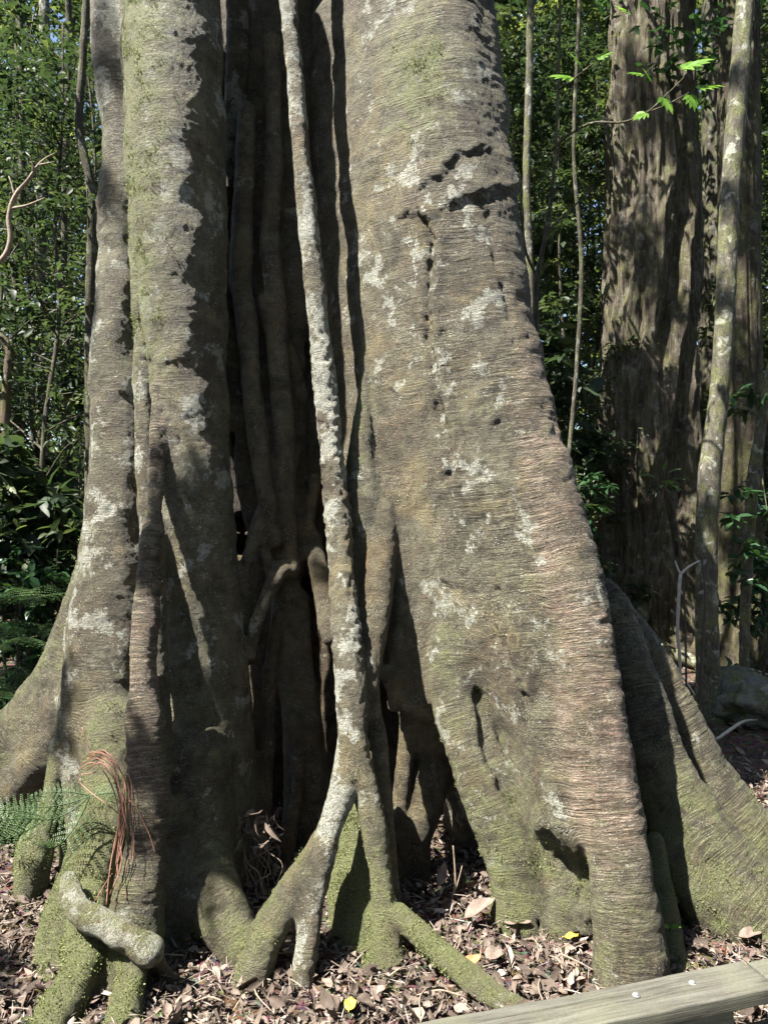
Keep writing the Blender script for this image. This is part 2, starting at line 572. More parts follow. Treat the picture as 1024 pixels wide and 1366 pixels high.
def tb(group, k, wr, *pts, moss=0.0, pink=0.0, pale=0.0, dark=0.0):
    rows = []
    for (px, py, Y, r) in pts:
        p = at(px, py, Y)
        rows.append([*p, r * K * Y])
    TUBES.append(dict(g=group, k=k, wr=wr, P=catmull(np.array(rows), max(0.09, 0.45 * float(np.mean([q[3] for q in rows])))), moss=moss, pink=pink, pale=pale, dark=dark))


# --- right-hand broad trunk and its buttresses
tb('trunk', .08, .75, (540, -420, 4.9, 100), (545, -150, 4.8, 102), (548, 0, 4.75, 104), (560, 300, 4.7, 112), (575, 560, 4.65, 120), (596, 760, 4.6, 124), (640, 900, 4.52, 122), (690, 1050, 4.45, 104), (712, 1300, 4.45, 100), pale=.5)
FACE = [  # py, left px, right px, front depth left, front depth right: the broad front of the trunk
    (-420, 480, 612, 4.38, 4.14), (-150, 484, 610, 4.26, 4.02), (0, 487, 610, 4.18, 3.93), (150, 492, 622, 4.13, 3.86), (300, 499, 640, 4.08, 3.79),
    (440, 508, 662, 4.04, 3.71), (560, 518, 684, 4.0, 3.63), (680, 532, 706, 3.95, 3.55), (780, 560, 728, 3.87, 3.47), (870, 622, 745, 3.77, 3.39), (950, 682, 758, 3.66, 3.33), (1030, 718, 768, 3.54, 3.27), (1090, 738, 770, 3.45, 3.24)]
for _i in range(6):
    _u = _i / 5
    _pts = []
    for (_py, _l, _r, _a, _b) in FACE:
        _rad = (_r - _l) / 5 * 0.9 + 12
        _Y = (_a + (_b - _a) * _u) / (1 - _rad * K)
        _pts.append((_l + 10 + (_r - _l - 20) * _u, _py, _Y, _rad))
    tb('trunk', .2, (.2, .3, .5, .8, .95, .95)[_i], *_pts, pale=.5, moss=.05 + .12 * _u)
tb('buttress_root', .10, 1.0, (632, -420, 4.3, 24), (632, -150, 4.2, 26), (632, 0, 4.12, 26), (645, 140, 4.06, 30), (660, 280, 3.98, 30), (678, 420, 3.88, 30), (708, 560, 3.74, 33), (745, 700, 3.58, 36), (775, 820, 3.43, 37), (796, 960, 3.28, 37), (819, 1100, 3.15, 39), (834, 1200, 3.06, 43), (842, 1300, 2.98, 47), (846, 1400, 2.9, 50), pink=1.0, pale=.2, moss=.12)
tb('buttress_root', .07, .75, (612, 760, 3.95, 40), (600, 860, 3.8, 33), (608, 930, 3.72, 32), (630, 1000, 3.62, 35), (656, 1060, 3.56, 38), (678, 1120, 3.5, 40), (690, 1180, 3.46, 39), (698, 1270, 3.42, 42), moss=.4, pale=.4)
tb('buttress_root', .06, .6, (715, 1000, 3.6, 36), (722, 1080, 3.5, 30), (735, 1130, 3.46, 30), (752, 1190, 3.4, 35), (758, 1280, 3.34, 36), moss=.32, pale=.4)
tb('buttress_root', .05, .6, (785, 1000, 3.5, 24), (784, 1090, 3.38, 22), (782, 1160, 3.33, 20), (786, 1230, 3.3, 14), moss=.3)
tb('buttress_root', .06, .6, (742, 1040, 3.44, 24), (754, 1110, 3.41, 26), (764, 1170, 3.38, 28), (770, 1230, 3.36, 28), moss=.32)
# dark inner leg that makes the inverted V
tb('buttress_root', .06, .3, (530, 800, 4.12, 34), (548, 900, 4.0, 30), (575, 970, 3.95, 28), (578, 1020, 3.92, 24), (564, 1080, 3.88, 25), (548, 1130, 3.85, 27), (545, 1230, 3.85, 32), dark=.5)
tb('inner_root', .03, .2, (548, 900, 3.92, 11), (543, 980, 3.88, 11), (535, 1060, 3.84, 11), (526, 1140, 3.8, 11), (522, 1220, 3.75, 12), dark=.5)
tb('inner_root', .03, .2, (512, 895, 3.82, 8), (530, 930, 3.8, 9), (560, 950, 3.82, 12), (590, 945, 3.86, 14), dark=.5)
# lit flange and dark strand beside the hanging root
tb('buttress_root', .035, .3, (484, 440, 4.08, 3), (484, 520, 4.03, 9), (482, 600, 3.98, 18), (486, 680, 3.94, 26), (482, 760, 3.9, 22), (470, 850, 3.84, 16), (462, 900, 3.8, 12), moss=.5, pale=.5)
tb('inner_root', .03, .2, (514, 590, 4.02, 10), (512, 680, 3.92, 17), (505, 760, 3.8, 22), (498, 830, 3.68, 21), (488, 890, 3.56, 20), (480, 950, 3.46, 16), dark=.5)
# right back roots
tb('buttress_root', .07, 1.25, (806, 790, 4.14, 20), (828, 858, 4.0, 32), (854, 950, 3.84, 38), (886, 1040, 3.7, 42), (925, 1110, 3.58, 50), (975, 1175, 3.46, 54), (1045, 1235, 3.36, 52), (1150, 1300, 3.25, 46), moss=.35)
tb('buttress_root', .08, 1.2, (868, 1000, 3.74, 20), (892, 1090, 3.6, 28), (918, 1160, 3.48, 34), (948, 1215, 3.4, 32), (990, 1250, 3.34, 26), moss=.4)
tb('buttress_root', .05, 1.25, (820, 820, 4.4, 26), (862, 895, 4.32, 36), (902, 975, 4.25, 39), (940, 1040, 4.18, 38), (985, 1095, 4.1, 36), (1040, 1145, 4.02, 38), (1130, 1210, 3.9, 38), moss=.25)
tb('buttress_root', .04, .5, (872, 1120, 3.42, 12), (880, 1190, 3.34, 15), (892, 1250, 3.22, 17), (906, 1300, 3.1, 18), (914, 1350, 3.04, 20), moss=.45)
tb('inner_root', .025, .2, (528, 640, 3.97, 9), (534, 720, 3.9, 12), (540, 800, 3.86, 14), (534, 870, 3.84, 13), (526, 940, 3.82, 10), dark=.1)
tb('inner_root', .025, .2, (572, 720, 3.88, 10), (570, 800, 3.84, 12), (566, 860, 3.82, 12), (574, 930, 3.8, 12), dark=.1)
# shaded flank left of the face, and the brown body behind the strands
tb('trunk', .16, .2, (452, -420, 4.66, 40), (454, 0, 4.5, 40), (462, 300, 4.42, 40), (474, 500, 4.36, 38), (486, 680, 4.3, 36), (496, 800, 4.26, 36), dark=.2)
tb('trunk', .08, .2, (520, 480, 4.26, 40), (530, 640, 4.14, 44), (544, 760, 4.05, 44), (558, 850, 3.99, 40), (568, 930, 3.95, 32), (574, 985, 3.93, 24))
# --- left column
tb('stem', .06, .3, (214, -420, 4.05, 64), (222, -150, 3.98, 64), (229, 0, 3.95, 63), (236, 230, 3.93, 64), (245, 380, 3.93, 58), (252, 500, 3.93, 49), (255, 650, 3.93, 53), (259, 800, 3.92, 62), (264, 950, 3.88, 71), (260, 1080, 3.78, 72), (250, 1300, 3.7, 80), moss=.3, pale=.55)
tb('buttress_root', .05, 1.0, (212, 520, 3.8, 7), (208, 620, 3.68, 10), (203, 720, 3.5, 15), (197, 800, 3.4, 17), (192, 900, 3.33, 19), (194, 1000, 3.25, 23), (198, 1080, 3.18, 27), (188, 1180, 3.1, 32), (176, 1270, 3.02, 39), (166, 1370, 2.94, 45), pink=.75, moss=.22)
tb('buttress_root', .07, .7, (255, 1010, 3.62, 48), (258, 1100, 3.52, 46), (274, 1170, 3.36, 42), (300, 1228, 3.24, 36), (326, 1275, 3.15, 30), (352, 1325, 3.08, 26), moss=.2)
tb('buttress_root', .06, .4, (206, 700, 3.7, 12), (204, 790, 3.6, 17), (203, 900, 3.5, 22), (206, 1020, 3.42, 26))
tb('buttress_root', .08, .4, (222, 1080, 3.46, 42), (225, 1180, 3.38, 46), (228, 1310, 3.3, 50), moss=.1)
tb('stem', .06, .2, (276, 860, 4.0, 38), (290, 940, 3.98, 42), (300, 1020, 3.96, 44), (308, 1100, 3.92, 44), (318, 1170, 3.86, 38), (338, 1220, 3.8, 30), (352, 1270, 3.78, 24))
# --- far left column
tb('stem', .05, .45, (140, -420, 4.5, 36), (146, -150, 4.4, 36), (153, 0, 4.34, 33), (164, 180, 4.3, 30), (163, 340, 4.26, 31), (159, 480, 4.22, 35), (159, 620, 4.17, 40), (156, 740, 4.12, 47), (148, 850, 4.07, 56), (142, 950, 4.02, 58), (140, 1060, 3.95, 55), (135, 1250, 3.9, 60), pale=.7, moss=.2)
tb('stem', .03, .3, (176, -420, 4.3, 16), (176, 0, 4.2, 15), (184, 200, 4.14, 15), (188, 350, 4.1, 15), (192, 500, 4.06, 15), (196, 640, 4.02, 13), (198, 760, 3.98, 10), pale=.6, moss=.25)
tb('buttress_root', .09, .8, (132, 740, 4.2, 26), (110, 830, 4.22, 32), (78, 910, 4.25, 36), (35, 975, 4.3, 42), (-30, 1030, 4.35, 48), (-130, 1100, 4.4, 52), (-220, 1190, 4.45, 52), moss=.42)
tb('buttress_root', .08, .3, (95, 930, 4.15, 34), (60, 1010, 4.2, 34), (10, 1060, 4.25, 34), (-60, 1110, 4.3, 36))
tb('buttress_root', .025, .2, (96, 930, 3.98, 12), (80, 1000, 3.88, 12), (70, 1050, 3.8, 11), (62, 1090, 3.76, 13), (50, 1130, 3.7, 25), (44, 1160, 3.66, 26), (40, 1200, 3.64, 22), moss=.55, pale=.4)
tb('buttress_root', .06, .5, (150, 960, 3.86, 36), (146, 1040, 3.72, 32), (134, 1110, 3.56, 32), (118, 1170, 3.42, 36), (100, 1230, 3.26, 40), (82, 1300, 3.12, 40), (62, 1390, 2.96, 44), moss=.62)
tb('buttress_root', .025, .4, (116, 1200, 3.18, 26), (116, 1260, 3.0, 27), (106, 1305, 2.89, 28), (76, 1360, 2.77, 31), (34, 1430, 2.66, 34), moss=.72, pale=.5)
tb('buttress_root', .02, .4, (176, 1262, 2.98, 18), (174, 1300, 2.88, 22), (167, 1345, 2.79, 24), (154, 1420, 2.69, 28), moss=.72, pale=.5)
# old lichened root lying across the base
tb('crossing_root', .018, .2, (92, 1174, 3.07, 12), (95, 1192, 3.02, 15), (106, 1214, 2.95, 14), (124, 1226, 2.92, 18), (142, 1234, 2.9, 16), (160, 1246, 2.89, 19), (178, 1256, 2.89, 17), (200, 1268, 2.88, 20), moss=.3, pale=1.3)
tb('crossing_root', .015, .2, (194, 1264, 2.92, 13), (208, 1278, 2.94, 11), (222, 1298, 2.97, 9), (230, 1312, 2.99, 7))
# --- recess: back wall and the net of inner roots
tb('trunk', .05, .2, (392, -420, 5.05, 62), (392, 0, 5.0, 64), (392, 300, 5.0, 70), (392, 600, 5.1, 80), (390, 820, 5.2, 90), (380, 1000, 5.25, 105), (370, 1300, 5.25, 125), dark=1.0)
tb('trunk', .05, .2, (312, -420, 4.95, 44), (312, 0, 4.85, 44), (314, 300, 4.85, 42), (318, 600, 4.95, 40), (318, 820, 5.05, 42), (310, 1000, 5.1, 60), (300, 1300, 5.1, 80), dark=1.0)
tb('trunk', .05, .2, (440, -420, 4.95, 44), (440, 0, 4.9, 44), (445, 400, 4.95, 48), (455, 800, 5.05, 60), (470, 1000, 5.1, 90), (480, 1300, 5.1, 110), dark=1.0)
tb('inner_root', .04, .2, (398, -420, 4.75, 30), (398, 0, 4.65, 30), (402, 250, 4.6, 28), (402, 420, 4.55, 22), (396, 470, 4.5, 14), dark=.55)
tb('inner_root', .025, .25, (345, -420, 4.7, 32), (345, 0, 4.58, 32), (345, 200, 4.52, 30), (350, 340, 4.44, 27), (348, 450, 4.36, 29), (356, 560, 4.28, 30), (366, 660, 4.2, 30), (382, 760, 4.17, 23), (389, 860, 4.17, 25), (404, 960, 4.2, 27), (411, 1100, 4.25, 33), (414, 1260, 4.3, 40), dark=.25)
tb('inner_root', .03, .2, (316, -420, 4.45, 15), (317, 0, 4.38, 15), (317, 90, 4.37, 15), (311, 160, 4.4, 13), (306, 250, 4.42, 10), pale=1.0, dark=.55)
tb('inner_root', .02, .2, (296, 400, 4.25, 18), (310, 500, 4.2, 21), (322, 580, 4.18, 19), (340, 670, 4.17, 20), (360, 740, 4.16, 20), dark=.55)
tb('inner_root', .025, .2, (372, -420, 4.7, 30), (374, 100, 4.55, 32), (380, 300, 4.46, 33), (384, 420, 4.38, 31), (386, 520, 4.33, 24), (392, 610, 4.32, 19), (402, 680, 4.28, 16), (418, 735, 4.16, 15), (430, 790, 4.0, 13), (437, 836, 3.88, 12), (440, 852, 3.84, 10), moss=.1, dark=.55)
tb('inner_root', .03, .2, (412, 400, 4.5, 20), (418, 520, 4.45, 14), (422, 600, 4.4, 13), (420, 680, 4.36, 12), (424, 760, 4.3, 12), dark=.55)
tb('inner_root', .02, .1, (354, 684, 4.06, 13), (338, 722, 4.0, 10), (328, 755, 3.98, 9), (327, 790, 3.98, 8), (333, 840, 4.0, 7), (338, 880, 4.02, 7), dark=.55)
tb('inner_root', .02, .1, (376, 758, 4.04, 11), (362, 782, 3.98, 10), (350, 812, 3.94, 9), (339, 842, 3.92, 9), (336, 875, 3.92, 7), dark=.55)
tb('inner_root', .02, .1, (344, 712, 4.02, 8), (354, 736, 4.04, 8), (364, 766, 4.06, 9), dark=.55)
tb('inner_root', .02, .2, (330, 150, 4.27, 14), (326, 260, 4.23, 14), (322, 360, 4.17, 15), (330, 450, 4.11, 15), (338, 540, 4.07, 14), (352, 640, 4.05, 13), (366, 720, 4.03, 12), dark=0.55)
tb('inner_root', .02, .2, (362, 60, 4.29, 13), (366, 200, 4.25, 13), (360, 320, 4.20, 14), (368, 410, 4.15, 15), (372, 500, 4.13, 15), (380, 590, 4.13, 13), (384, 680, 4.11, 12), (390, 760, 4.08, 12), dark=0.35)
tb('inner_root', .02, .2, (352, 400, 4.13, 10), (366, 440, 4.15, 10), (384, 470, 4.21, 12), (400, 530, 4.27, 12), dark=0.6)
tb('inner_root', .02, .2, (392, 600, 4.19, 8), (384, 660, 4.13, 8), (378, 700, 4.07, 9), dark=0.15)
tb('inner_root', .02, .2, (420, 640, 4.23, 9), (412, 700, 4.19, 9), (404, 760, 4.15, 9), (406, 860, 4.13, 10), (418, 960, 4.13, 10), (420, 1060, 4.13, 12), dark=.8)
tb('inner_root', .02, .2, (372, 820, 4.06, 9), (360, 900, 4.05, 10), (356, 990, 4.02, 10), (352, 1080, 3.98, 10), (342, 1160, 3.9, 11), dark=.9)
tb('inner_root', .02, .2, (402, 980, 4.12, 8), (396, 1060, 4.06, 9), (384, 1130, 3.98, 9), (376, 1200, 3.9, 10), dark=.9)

# --- hanging pale root with its legs
tb('aerial_root', .012, .25, (372, -420, 4.12, 11), (382, -60, 4.06, 11.5), (386, 20, 4.04, 12), (396, 130, 4.0, 12), (408, 270, 3.96, 13), (424, 420, 3.92, 14), (438, 560, 3.87, 15), (450, 690, 3.78, 16.5), (458, 790, 3.64, 18), (465, 880, 3.47, 21), (470, 960, 3.38, 22), (468, 1010, 3.33, 22), (458, 1050, 3.29, 18), (440, 1105, 3.22, 16), (425, 1165, 3.14, 16.5), (413, 1230, 3.06, 17), (404, 1300, 2.99, 17), (400, 1340, 2.95, 17), pale=1.0)
tb('aerial_root', .035, .3, (428, 1130, 3.2, 15), (408, 1165, 3.15, 19), (380, 1205, 3.1, 22), (352, 1255, 3.05, 25), (334, 1310, 2.99, 26), (322, 1370, 2.93, 26), moss=.2)
tb('aerial_root', .03, .3, (478, 1000, 3.34, 15), (488, 1050, 3.3, 15), (500, 1110, 3.26, 15), (508, 1170, 3.22, 15), (514, 1230, 3.17, 16), (520, 1290, 3.1, 20), moss=.3)
tb('aerial_root', .03, .3, (492, 900, 3.5, 8), (500, 960, 3.5, 11), (510, 1030, 3.46, 11), (517, 1110, 3.42, 10), (524, 1180, 3.38, 9), (530, 1230, 3.36, 9))
tb('buttress_root', .04, .4, (478, 1020, 3.62, 22), (476, 1100, 3.52, 33), (478, 1180, 3.42, 40), (484, 1250, 3.3, 42), (488, 1340, 3.18, 42), moss=.62)
tb('buttress_root', .04, .3, (505, 1225, 3.24, 20), (512, 1270, 3.16, 22), (500, 1320, 3.06, 28), moss=.6)
# broken surface root lying on the litter
tb('surface_root', .01, .2, (532, 1220, 3.17, 15), (575, 1260, 3.08, 16), (625, 1302, 2.95, 17), (674, 1340, 2.81, 18), (725, 1378, 2.7, 18), (760, 1410, 2.66, 15), moss=.35, pale=.6)

CARVES = [  # (blend, [(px, py, depth behind the surface, r px)...]): holes, pockets and clefts in the bark
    (.03, [(636, 922, .012, 4), (642, 955, .002, 8), (652, 1000, .0, 11), (668, 1040, .0, 10), (684, 1075, .0, 7)]),
    (.015, [(564, 290, -.004, 5), (577, 320, -.002, 6), (573, 380, -.002, 6), (571, 450, -.002, 6), (580, 500, -.002, 6), (584, 545, -.002, 6), (596, 590, -.002, 6), (604, 620, -.004, 5), (592, 645, -.006, 5)]),
    (.03, [(402, 455, .06, 5), (405, 485, .1, 13), (408, 515, .06, 6)]),
    (.03, [(414, 745, .1, 10), (414, 775, .1, 13), (416, 830, .1, 12)]),
    (.03, [(312, 580, .03, 6), (318, 640, .1, 13), (324, 700, .1, 14), (326, 760, .1, 14)]),
    (.04, [(772, 1258, .02, 10), (772, 1256, .16, 14)]),
    (.02, [(715, 1225, .03, 9), (716, 1260, .05, 10)]),
]


SCARS = [  # (width px, depth m, lip m, [(px, py)...]): seams, ledges and torn edges of the bark
    (9, .03, .012, [(726, 1118), (742, 1136), (766, 1166), (776, 1200)]),
    (5, .006, .02, [(562, 285), (577, 320), (573, 380), (571, 450), (580, 500), (584, 545), (596, 590), (604, 620), (592, 645)]),
    (5, .008, .014, [(576, 246), (592, 240), (602, 224), (618, 210), (640, 204)]),
    (6, .009, .014, [(545, 292), (568, 300), (598, 280), (640, 264), (690, 258)]),
    (5, .014, .006, [(650, 285), (657, 310), (663, 350), (672, 385), (682, 420)]),
    (3.5, 0.004, 0.004, [(468, 222), (490, 208), (520, 196), (560, 186)]),
    (3.5, 0.003, 0.004, [(440, 262), (480, 246), (520, 232)]),
    (5.5, 0.008, 0.007, [(700, 452), (670, 470), (648, 500), (630, 520)]),
    (4.5, 0.007, 0.005, [(655, 545), (640, 565), (622, 570)]),
    (6.5, 0.009, 0.007, [(640, 630), (652, 645), (668, 650), (676, 668)]),
    (4.5, 0.008, 0.005, [(700, 735), (720, 738), (742, 732)]),
    (7, .014, .014, [(664, 790), (672, 840), (678, 880), (690, 905)]),
    (6, .018, .01, [(770, 930), (782, 990), (784, 1050), (790, 1100)]),
    (8.5, 0.009, 0.007, [(548, 600), (556, 628), (546, 652)]),
    (7.5, 0.008, 0.009, [(508, 492), (516, 506), (526, 494), (516, 486), (508, 492)]),
    (5.5, 0.007, 0.005, [(596, 560), (604, 585), (612, 600)]),
    (7, 0.017, 0.002, [(726, 545), (738, 556), (744, 580), (752, 590)]),
    (5.5, 0.009, 0.000, [(770, 712), (784, 718), (792, 722)]),
    (6.5, 0.009, 0.000, [(784, 826), (798, 832), (812, 830)]),
    (4.5, 0.008, 0.005, [(232, 545), (240, 590), (243, 640), (240, 690), (238, 720)]),
    (4.5, 0.008, 0.005, [(242, 980), (247, 1020), (252, 1060), (262, 1095)]),
    (4.5, 0.007, 0.005, [(202, 486), (216, 492), (226, 486)]),
    (4.5, 0.007, 0.004, [(214, 500), (217, 540), (214, 600), (210, 650)]),
    (6.5, 0.008, 0.004, [(136, 280), (134, 310), (142, 338)]),
    (6.5, 0.008, 0.004, [(142, 630), (146, 670), (140, 700), (152, 725)]),
    (3.5, 0.006, 0.004, [(190, 742), (206, 744), (214, 742)]),
    (4.5, 0.006, 0.005, [(700, 520), (660, 532), (636, 545)]),
    (4.5, 0.006, 0.005, [(760, 640), (722, 650), (690, 640)]),
    (4.5, 0.006, 0.005, [(620, 700), (648, 694), (668, 702)]),
    (4.5, 0.006, 0.005, [(720, 800), (752, 790), (780, 794)]),
    (4.5, 0.006, 0.005, [(600, 780), (622, 790), (650, 782)]),
]

LO = np.array([-2.5, 2.45, -0.3])
HI = np.array([2.45, 5.45, 5.9])
DIM = np.ceil((HI - LO) / VOX).astype(int) + 1
AX = [(LO[i] + VOX * np.arange(DIM[i])).astype(np.float32) for i in range(3)]


def box_of(p0, p1, r, pad):
    lo = np.minimum(p0, p1) - r - pad
    hi = np.maximum(p0, p1) + r + pad
    i0 = np.clip(np.floor((lo - LO) / VOX).astype(int), 0, DIM)
    i1 = np.clip(np.ceil((hi - LO) / VOX).astype(int) + 1, 0, DIM)
    return i0, i1


def cone_field(P, pad):
    """field of one tube inside its own box"""
    i0 = np.min([box_of(P[i, :3], P[i + 1, :3], max(P[i, 3], P[i + 1, 3]), pad)[0] for i in range(len(P) - 1)], axis=0)
    i1 = np.max([box_of(P[i, :3], P[i + 1, :3], max(P[i, 3], P[i + 1, 3]), pad)[1] for i in range(len(P) - 1)], axis=0)
    if np.any(i1 <= i0):
        return None
    F = np.full(i1 - i0, 9.0, dtype=np.float32)
    for i in range(len(P) - 1):
        a, b = P[i, :3], P[i + 1, :3]
        ra, rb = P[i, 3], P[i + 1, 3]
        j0, j1 = box_of(a, b, max(ra, rb), pad)
        if np.any(j1 <= j0):
            continue
        x = AX[0][j0[0]:j1[0]][:, None, None] - np.float32(a[0])
        y = AX[1][j0[1]:j1[1]][None, :, None] - np.float32(a[1])
        z = AX[2][j0[2]:j1[2]][None, None, :] - np.float32(a[2])
        d = (b - a).astype(np.float32)
        L2 = float(d @ d) + 1e-12
        t = np.clip((x * d[0] + y * d[1] + z * d[2]) / L2, 0, 1)
        dist = np.sqrt((x - t * d[0]) ** 2 + (y - t * d[1]) ** 2 + (z - t * d[2]) ** 2) - (ra + (rb - ra) * t)
        s = tuple(slice(j0[q] - i0[q], j1[q] - i0[q]) for q in range(3))
        np.minimum(F[s], dist, out=F[s])
    return i0, i1, F


def fig_field():
    G = np.full(DIM, 9.0, dtype=np.float32)
    for T in TUBES:
        res = cone_field(T['P'], T['k'] + 3 * VOX)
        if res is None:
            continue
        i0, i1, F = res
        s = tuple(slice(i0[q], i1[q]) for q in range(3))
        g = G[s]
        k = T['k']
        h = np.maximum(k - np.abs(g - F), 0) / k
        G[s] = np.minimum(g, F) - h * h * k * 0.25
    G0 = G.copy()
    for k, pts in CARVES:
        rows = []
        pp = np.array([(a, b, 0.0, c, d) for a, b, c, d in pts], dtype=np.float64)
        pp = catmull(pp, 9.0)
        jit = 1 + 0.3 * perlin(np.stack([pp[:, 0] * 0.07, pp[:, 1] * 0.07, pp[:, 1] * 0], 1), 5)
        for (px, py, _z, off, r), jj in zip(pp, jit):
            r = max(2.0, r * jj)
            Ys = np.arange(LO[1] + 0.05, HI[1] - 0.05, VOX * 0.7)
            R = np.stack([(px - 512) * K * Ys, Ys, HC - (py - 683) * K * Ys], 1)
            ii = np.clip(np.round((R - LO) / VOX).astype(int), 0, DIM - 1)
            hit = np.flatnonzero(G0[ii[:, 0], ii[:, 1], ii[:, 2]] < 0)
            Y = (Ys[hit[0]] if len(hit) else 4.0) + off
            rows.append([*at(px, py, Y), r * K * Y])
        rows = np.array(rows)
        res = cone_field(catmull(rows, 0.06), k + 3 * VOX)
        if res is None:
            continue
        i0, i1, F = res
        s = tuple(slice(i0[q], i1[q]) for q in range(3))
        g = G[s]
        F = -F
        h = np.maximum(k - np.abs(g - F), 0) / k
        G[s] = np.maximum(g, F) + h * h * k * 0.25
    # close the solid at the box faces
    for ax in range(3):
        for e in (0, -1):
            sl = [slice(None)] * 3
            sl[ax] = e
            G[tuple(sl)] = np.maximum(G[tuple(sl)], VOX)
    return G


def surface_nets(G):
    S = G < 0
    n = np.array(G.shape) - 1
    c = lambda a, dx, dy, dz: a[dx:dx + n[0], dy:dy + n[1], dz:dz + n[2]]
    cnt = np.zeros(n, dtype=np.uint8)
    for dx in (0, 1):
        for dy in (0, 1):
            for dz in (0, 1):
                cnt += c(S, dx, dy, dz)
    act = (cnt > 0) & (cnt < 8)
    ci = np.argwhere(act)
    idx = np.full(n, -1, dtype=np.int32)
    idx[act] = np.arange(len(ci))
    acc = np.zeros((len(ci), 3))
    num = np.zeros(len(ci))
    val = {}
    for d in np.ndindex(2, 2, 2):
        val[d] = G[ci[:, 0] + d[0], ci[:, 1] + d[1], ci[:, 2] + d[2]].astype(np.float64)
    for d in np.ndindex(2, 2, 2):
        for ax in range(3):
            if d[ax] == 0:
                e = list(d)
                e[ax] = 1
                e = tuple(e)
                a, b = val[d], val[e]
                m = (a < 0) != (b < 0)
                t = np.where(m, a / np.where(a == b, 1, a - b), 0)
                p = np.array(d, dtype=np.float64)[None].repeat(len(ci), 0)
                p[:, ax] += t
                acc[m] += p[m]
                num[m] += 1
    V = LO + (ci + acc / num[:, None]) * VOX
    quads = []
    for ax in range(3):
        a1, a2 = (ax + 1) % 3, (ax + 2) % 3
        sl0 = [slice(None)] * 3
        sl1 = [slice(None)] * 3
        sl0[ax] = slice(0, -1)
        sl1[ax] = slice(1, None)
        A, B = S[tuple(sl0)], S[tuple(sl1)]
        E = np.argwhere(A != B)
        ok = (E[:, a1] > 0) & (E[:, a2] > 0) & (E[:, a1] < n[a1]) & (E[:, a2] < n[a2])
        E = E[ok]
        flip = A[E[:, 0], E[:, 1], E[:, 2]]
        q = []
        for (u, v) in ((1, 1), (0, 1), (0, 0), (1, 0)):
            e = E.copy()
            e[:, a1] -= u
            e[:, a2] -= v
            q.append(idx[e[:, 0], e[:, 1], e[:, 2]])
        q = np.stack(q, 1)
        q[~flip] = q[~flip][:, ::-1]
        quads.append(q)
    return V, np.vstack(quads)


def vert_normals(V, Q):
    n = np.cross(V[Q[:, 2]] - V[Q[:, 0]], V[Q[:, 3]] - V[Q[:, 1]])
    N = np.zeros_like(V)
    for i in range(4):
        for a in range(3):
            N[:, a] += np.bincount(Q[:, i], weights=n[:, a], minlength=len(V))
    return N / (np.linalg.norm(N, axis=1)[:, None] + 1e-12)


def tube_coords(V):
    """for every vertex: blended s, wrinkle, moss, pink, pale and the nearest group"""
    n = len(V)
    best = np.full(n, 9.0)
    gi = np.zeros(n, dtype=np.int32)
    acc = np.zeros((n, 6))
    ws = np.zeros(n)
    for ti, T in enumerate(TUBES):
        P = T['P']
        pad = 0.16
        lo = (P[:, :3] - P[:, 3:]).min(0) - pad
        hi = (P[:, :3] + P[:, 3:]).max(0) + pad
        m = np.flatnonzero(np.all((V > lo) & (V < hi), axis=1))
        if not len(m):
            continue
        X = V[m]
        d = np.full(len(m), 9.0)
        s = np.zeros(len(m))
        cum = np.concatenate([[0], np.cumsum(np.linalg.norm(np.diff(P[:, :3], axis=0), axis=1))]) - P[0, 2]
        for i in range(len(P) - 1):
            a = P[i, :3]
            v = P[i + 1, :3] - a
            L2 = v @ v + 1e-12
            r = max(P[i, 3], P[i + 1, 3]) + pad
            bl, bh = np.minimum(a, a + v) - r, np.maximum(a, a + v) + r
            mm = np.flatnonzero(np.all((X > bl) & (X < bh), axis=1))
            if not len(mm):
                continue
            w = X[mm] - a
            t = np.clip((w @ v) / L2, 0, 1)
            dd = np.linalg.norm(w - t[:, None] * v, axis=1) - (P[i, 3] + (P[i + 1, 3] - P[i, 3]) * t)
            u = dd < d[mm]
            d[mm[u]] = dd[u]
            s[mm[u]] = cum[i] + t[u] * (cum[i + 1] - cum[i])
        w = np.exp(-np.clip(d, -0.1, 1) / 0.018) * (d < 8)
        acc[m] += w[:, None] * np.stack([s, np.full(len(m), T['wr']), np.full(len(m), T['moss']), np.full(len(m), T['pink']), np.full(len(m), T['pale']), np.full(len(m), T['dark'])], 1)
        ws[m] += w
        u = d < best[m]
        best[m[u]] = d[u]
        gi[m[u]] = ti
    ws = np.maximum(ws, 1e-9)
    return acc / ws[:, None], gi


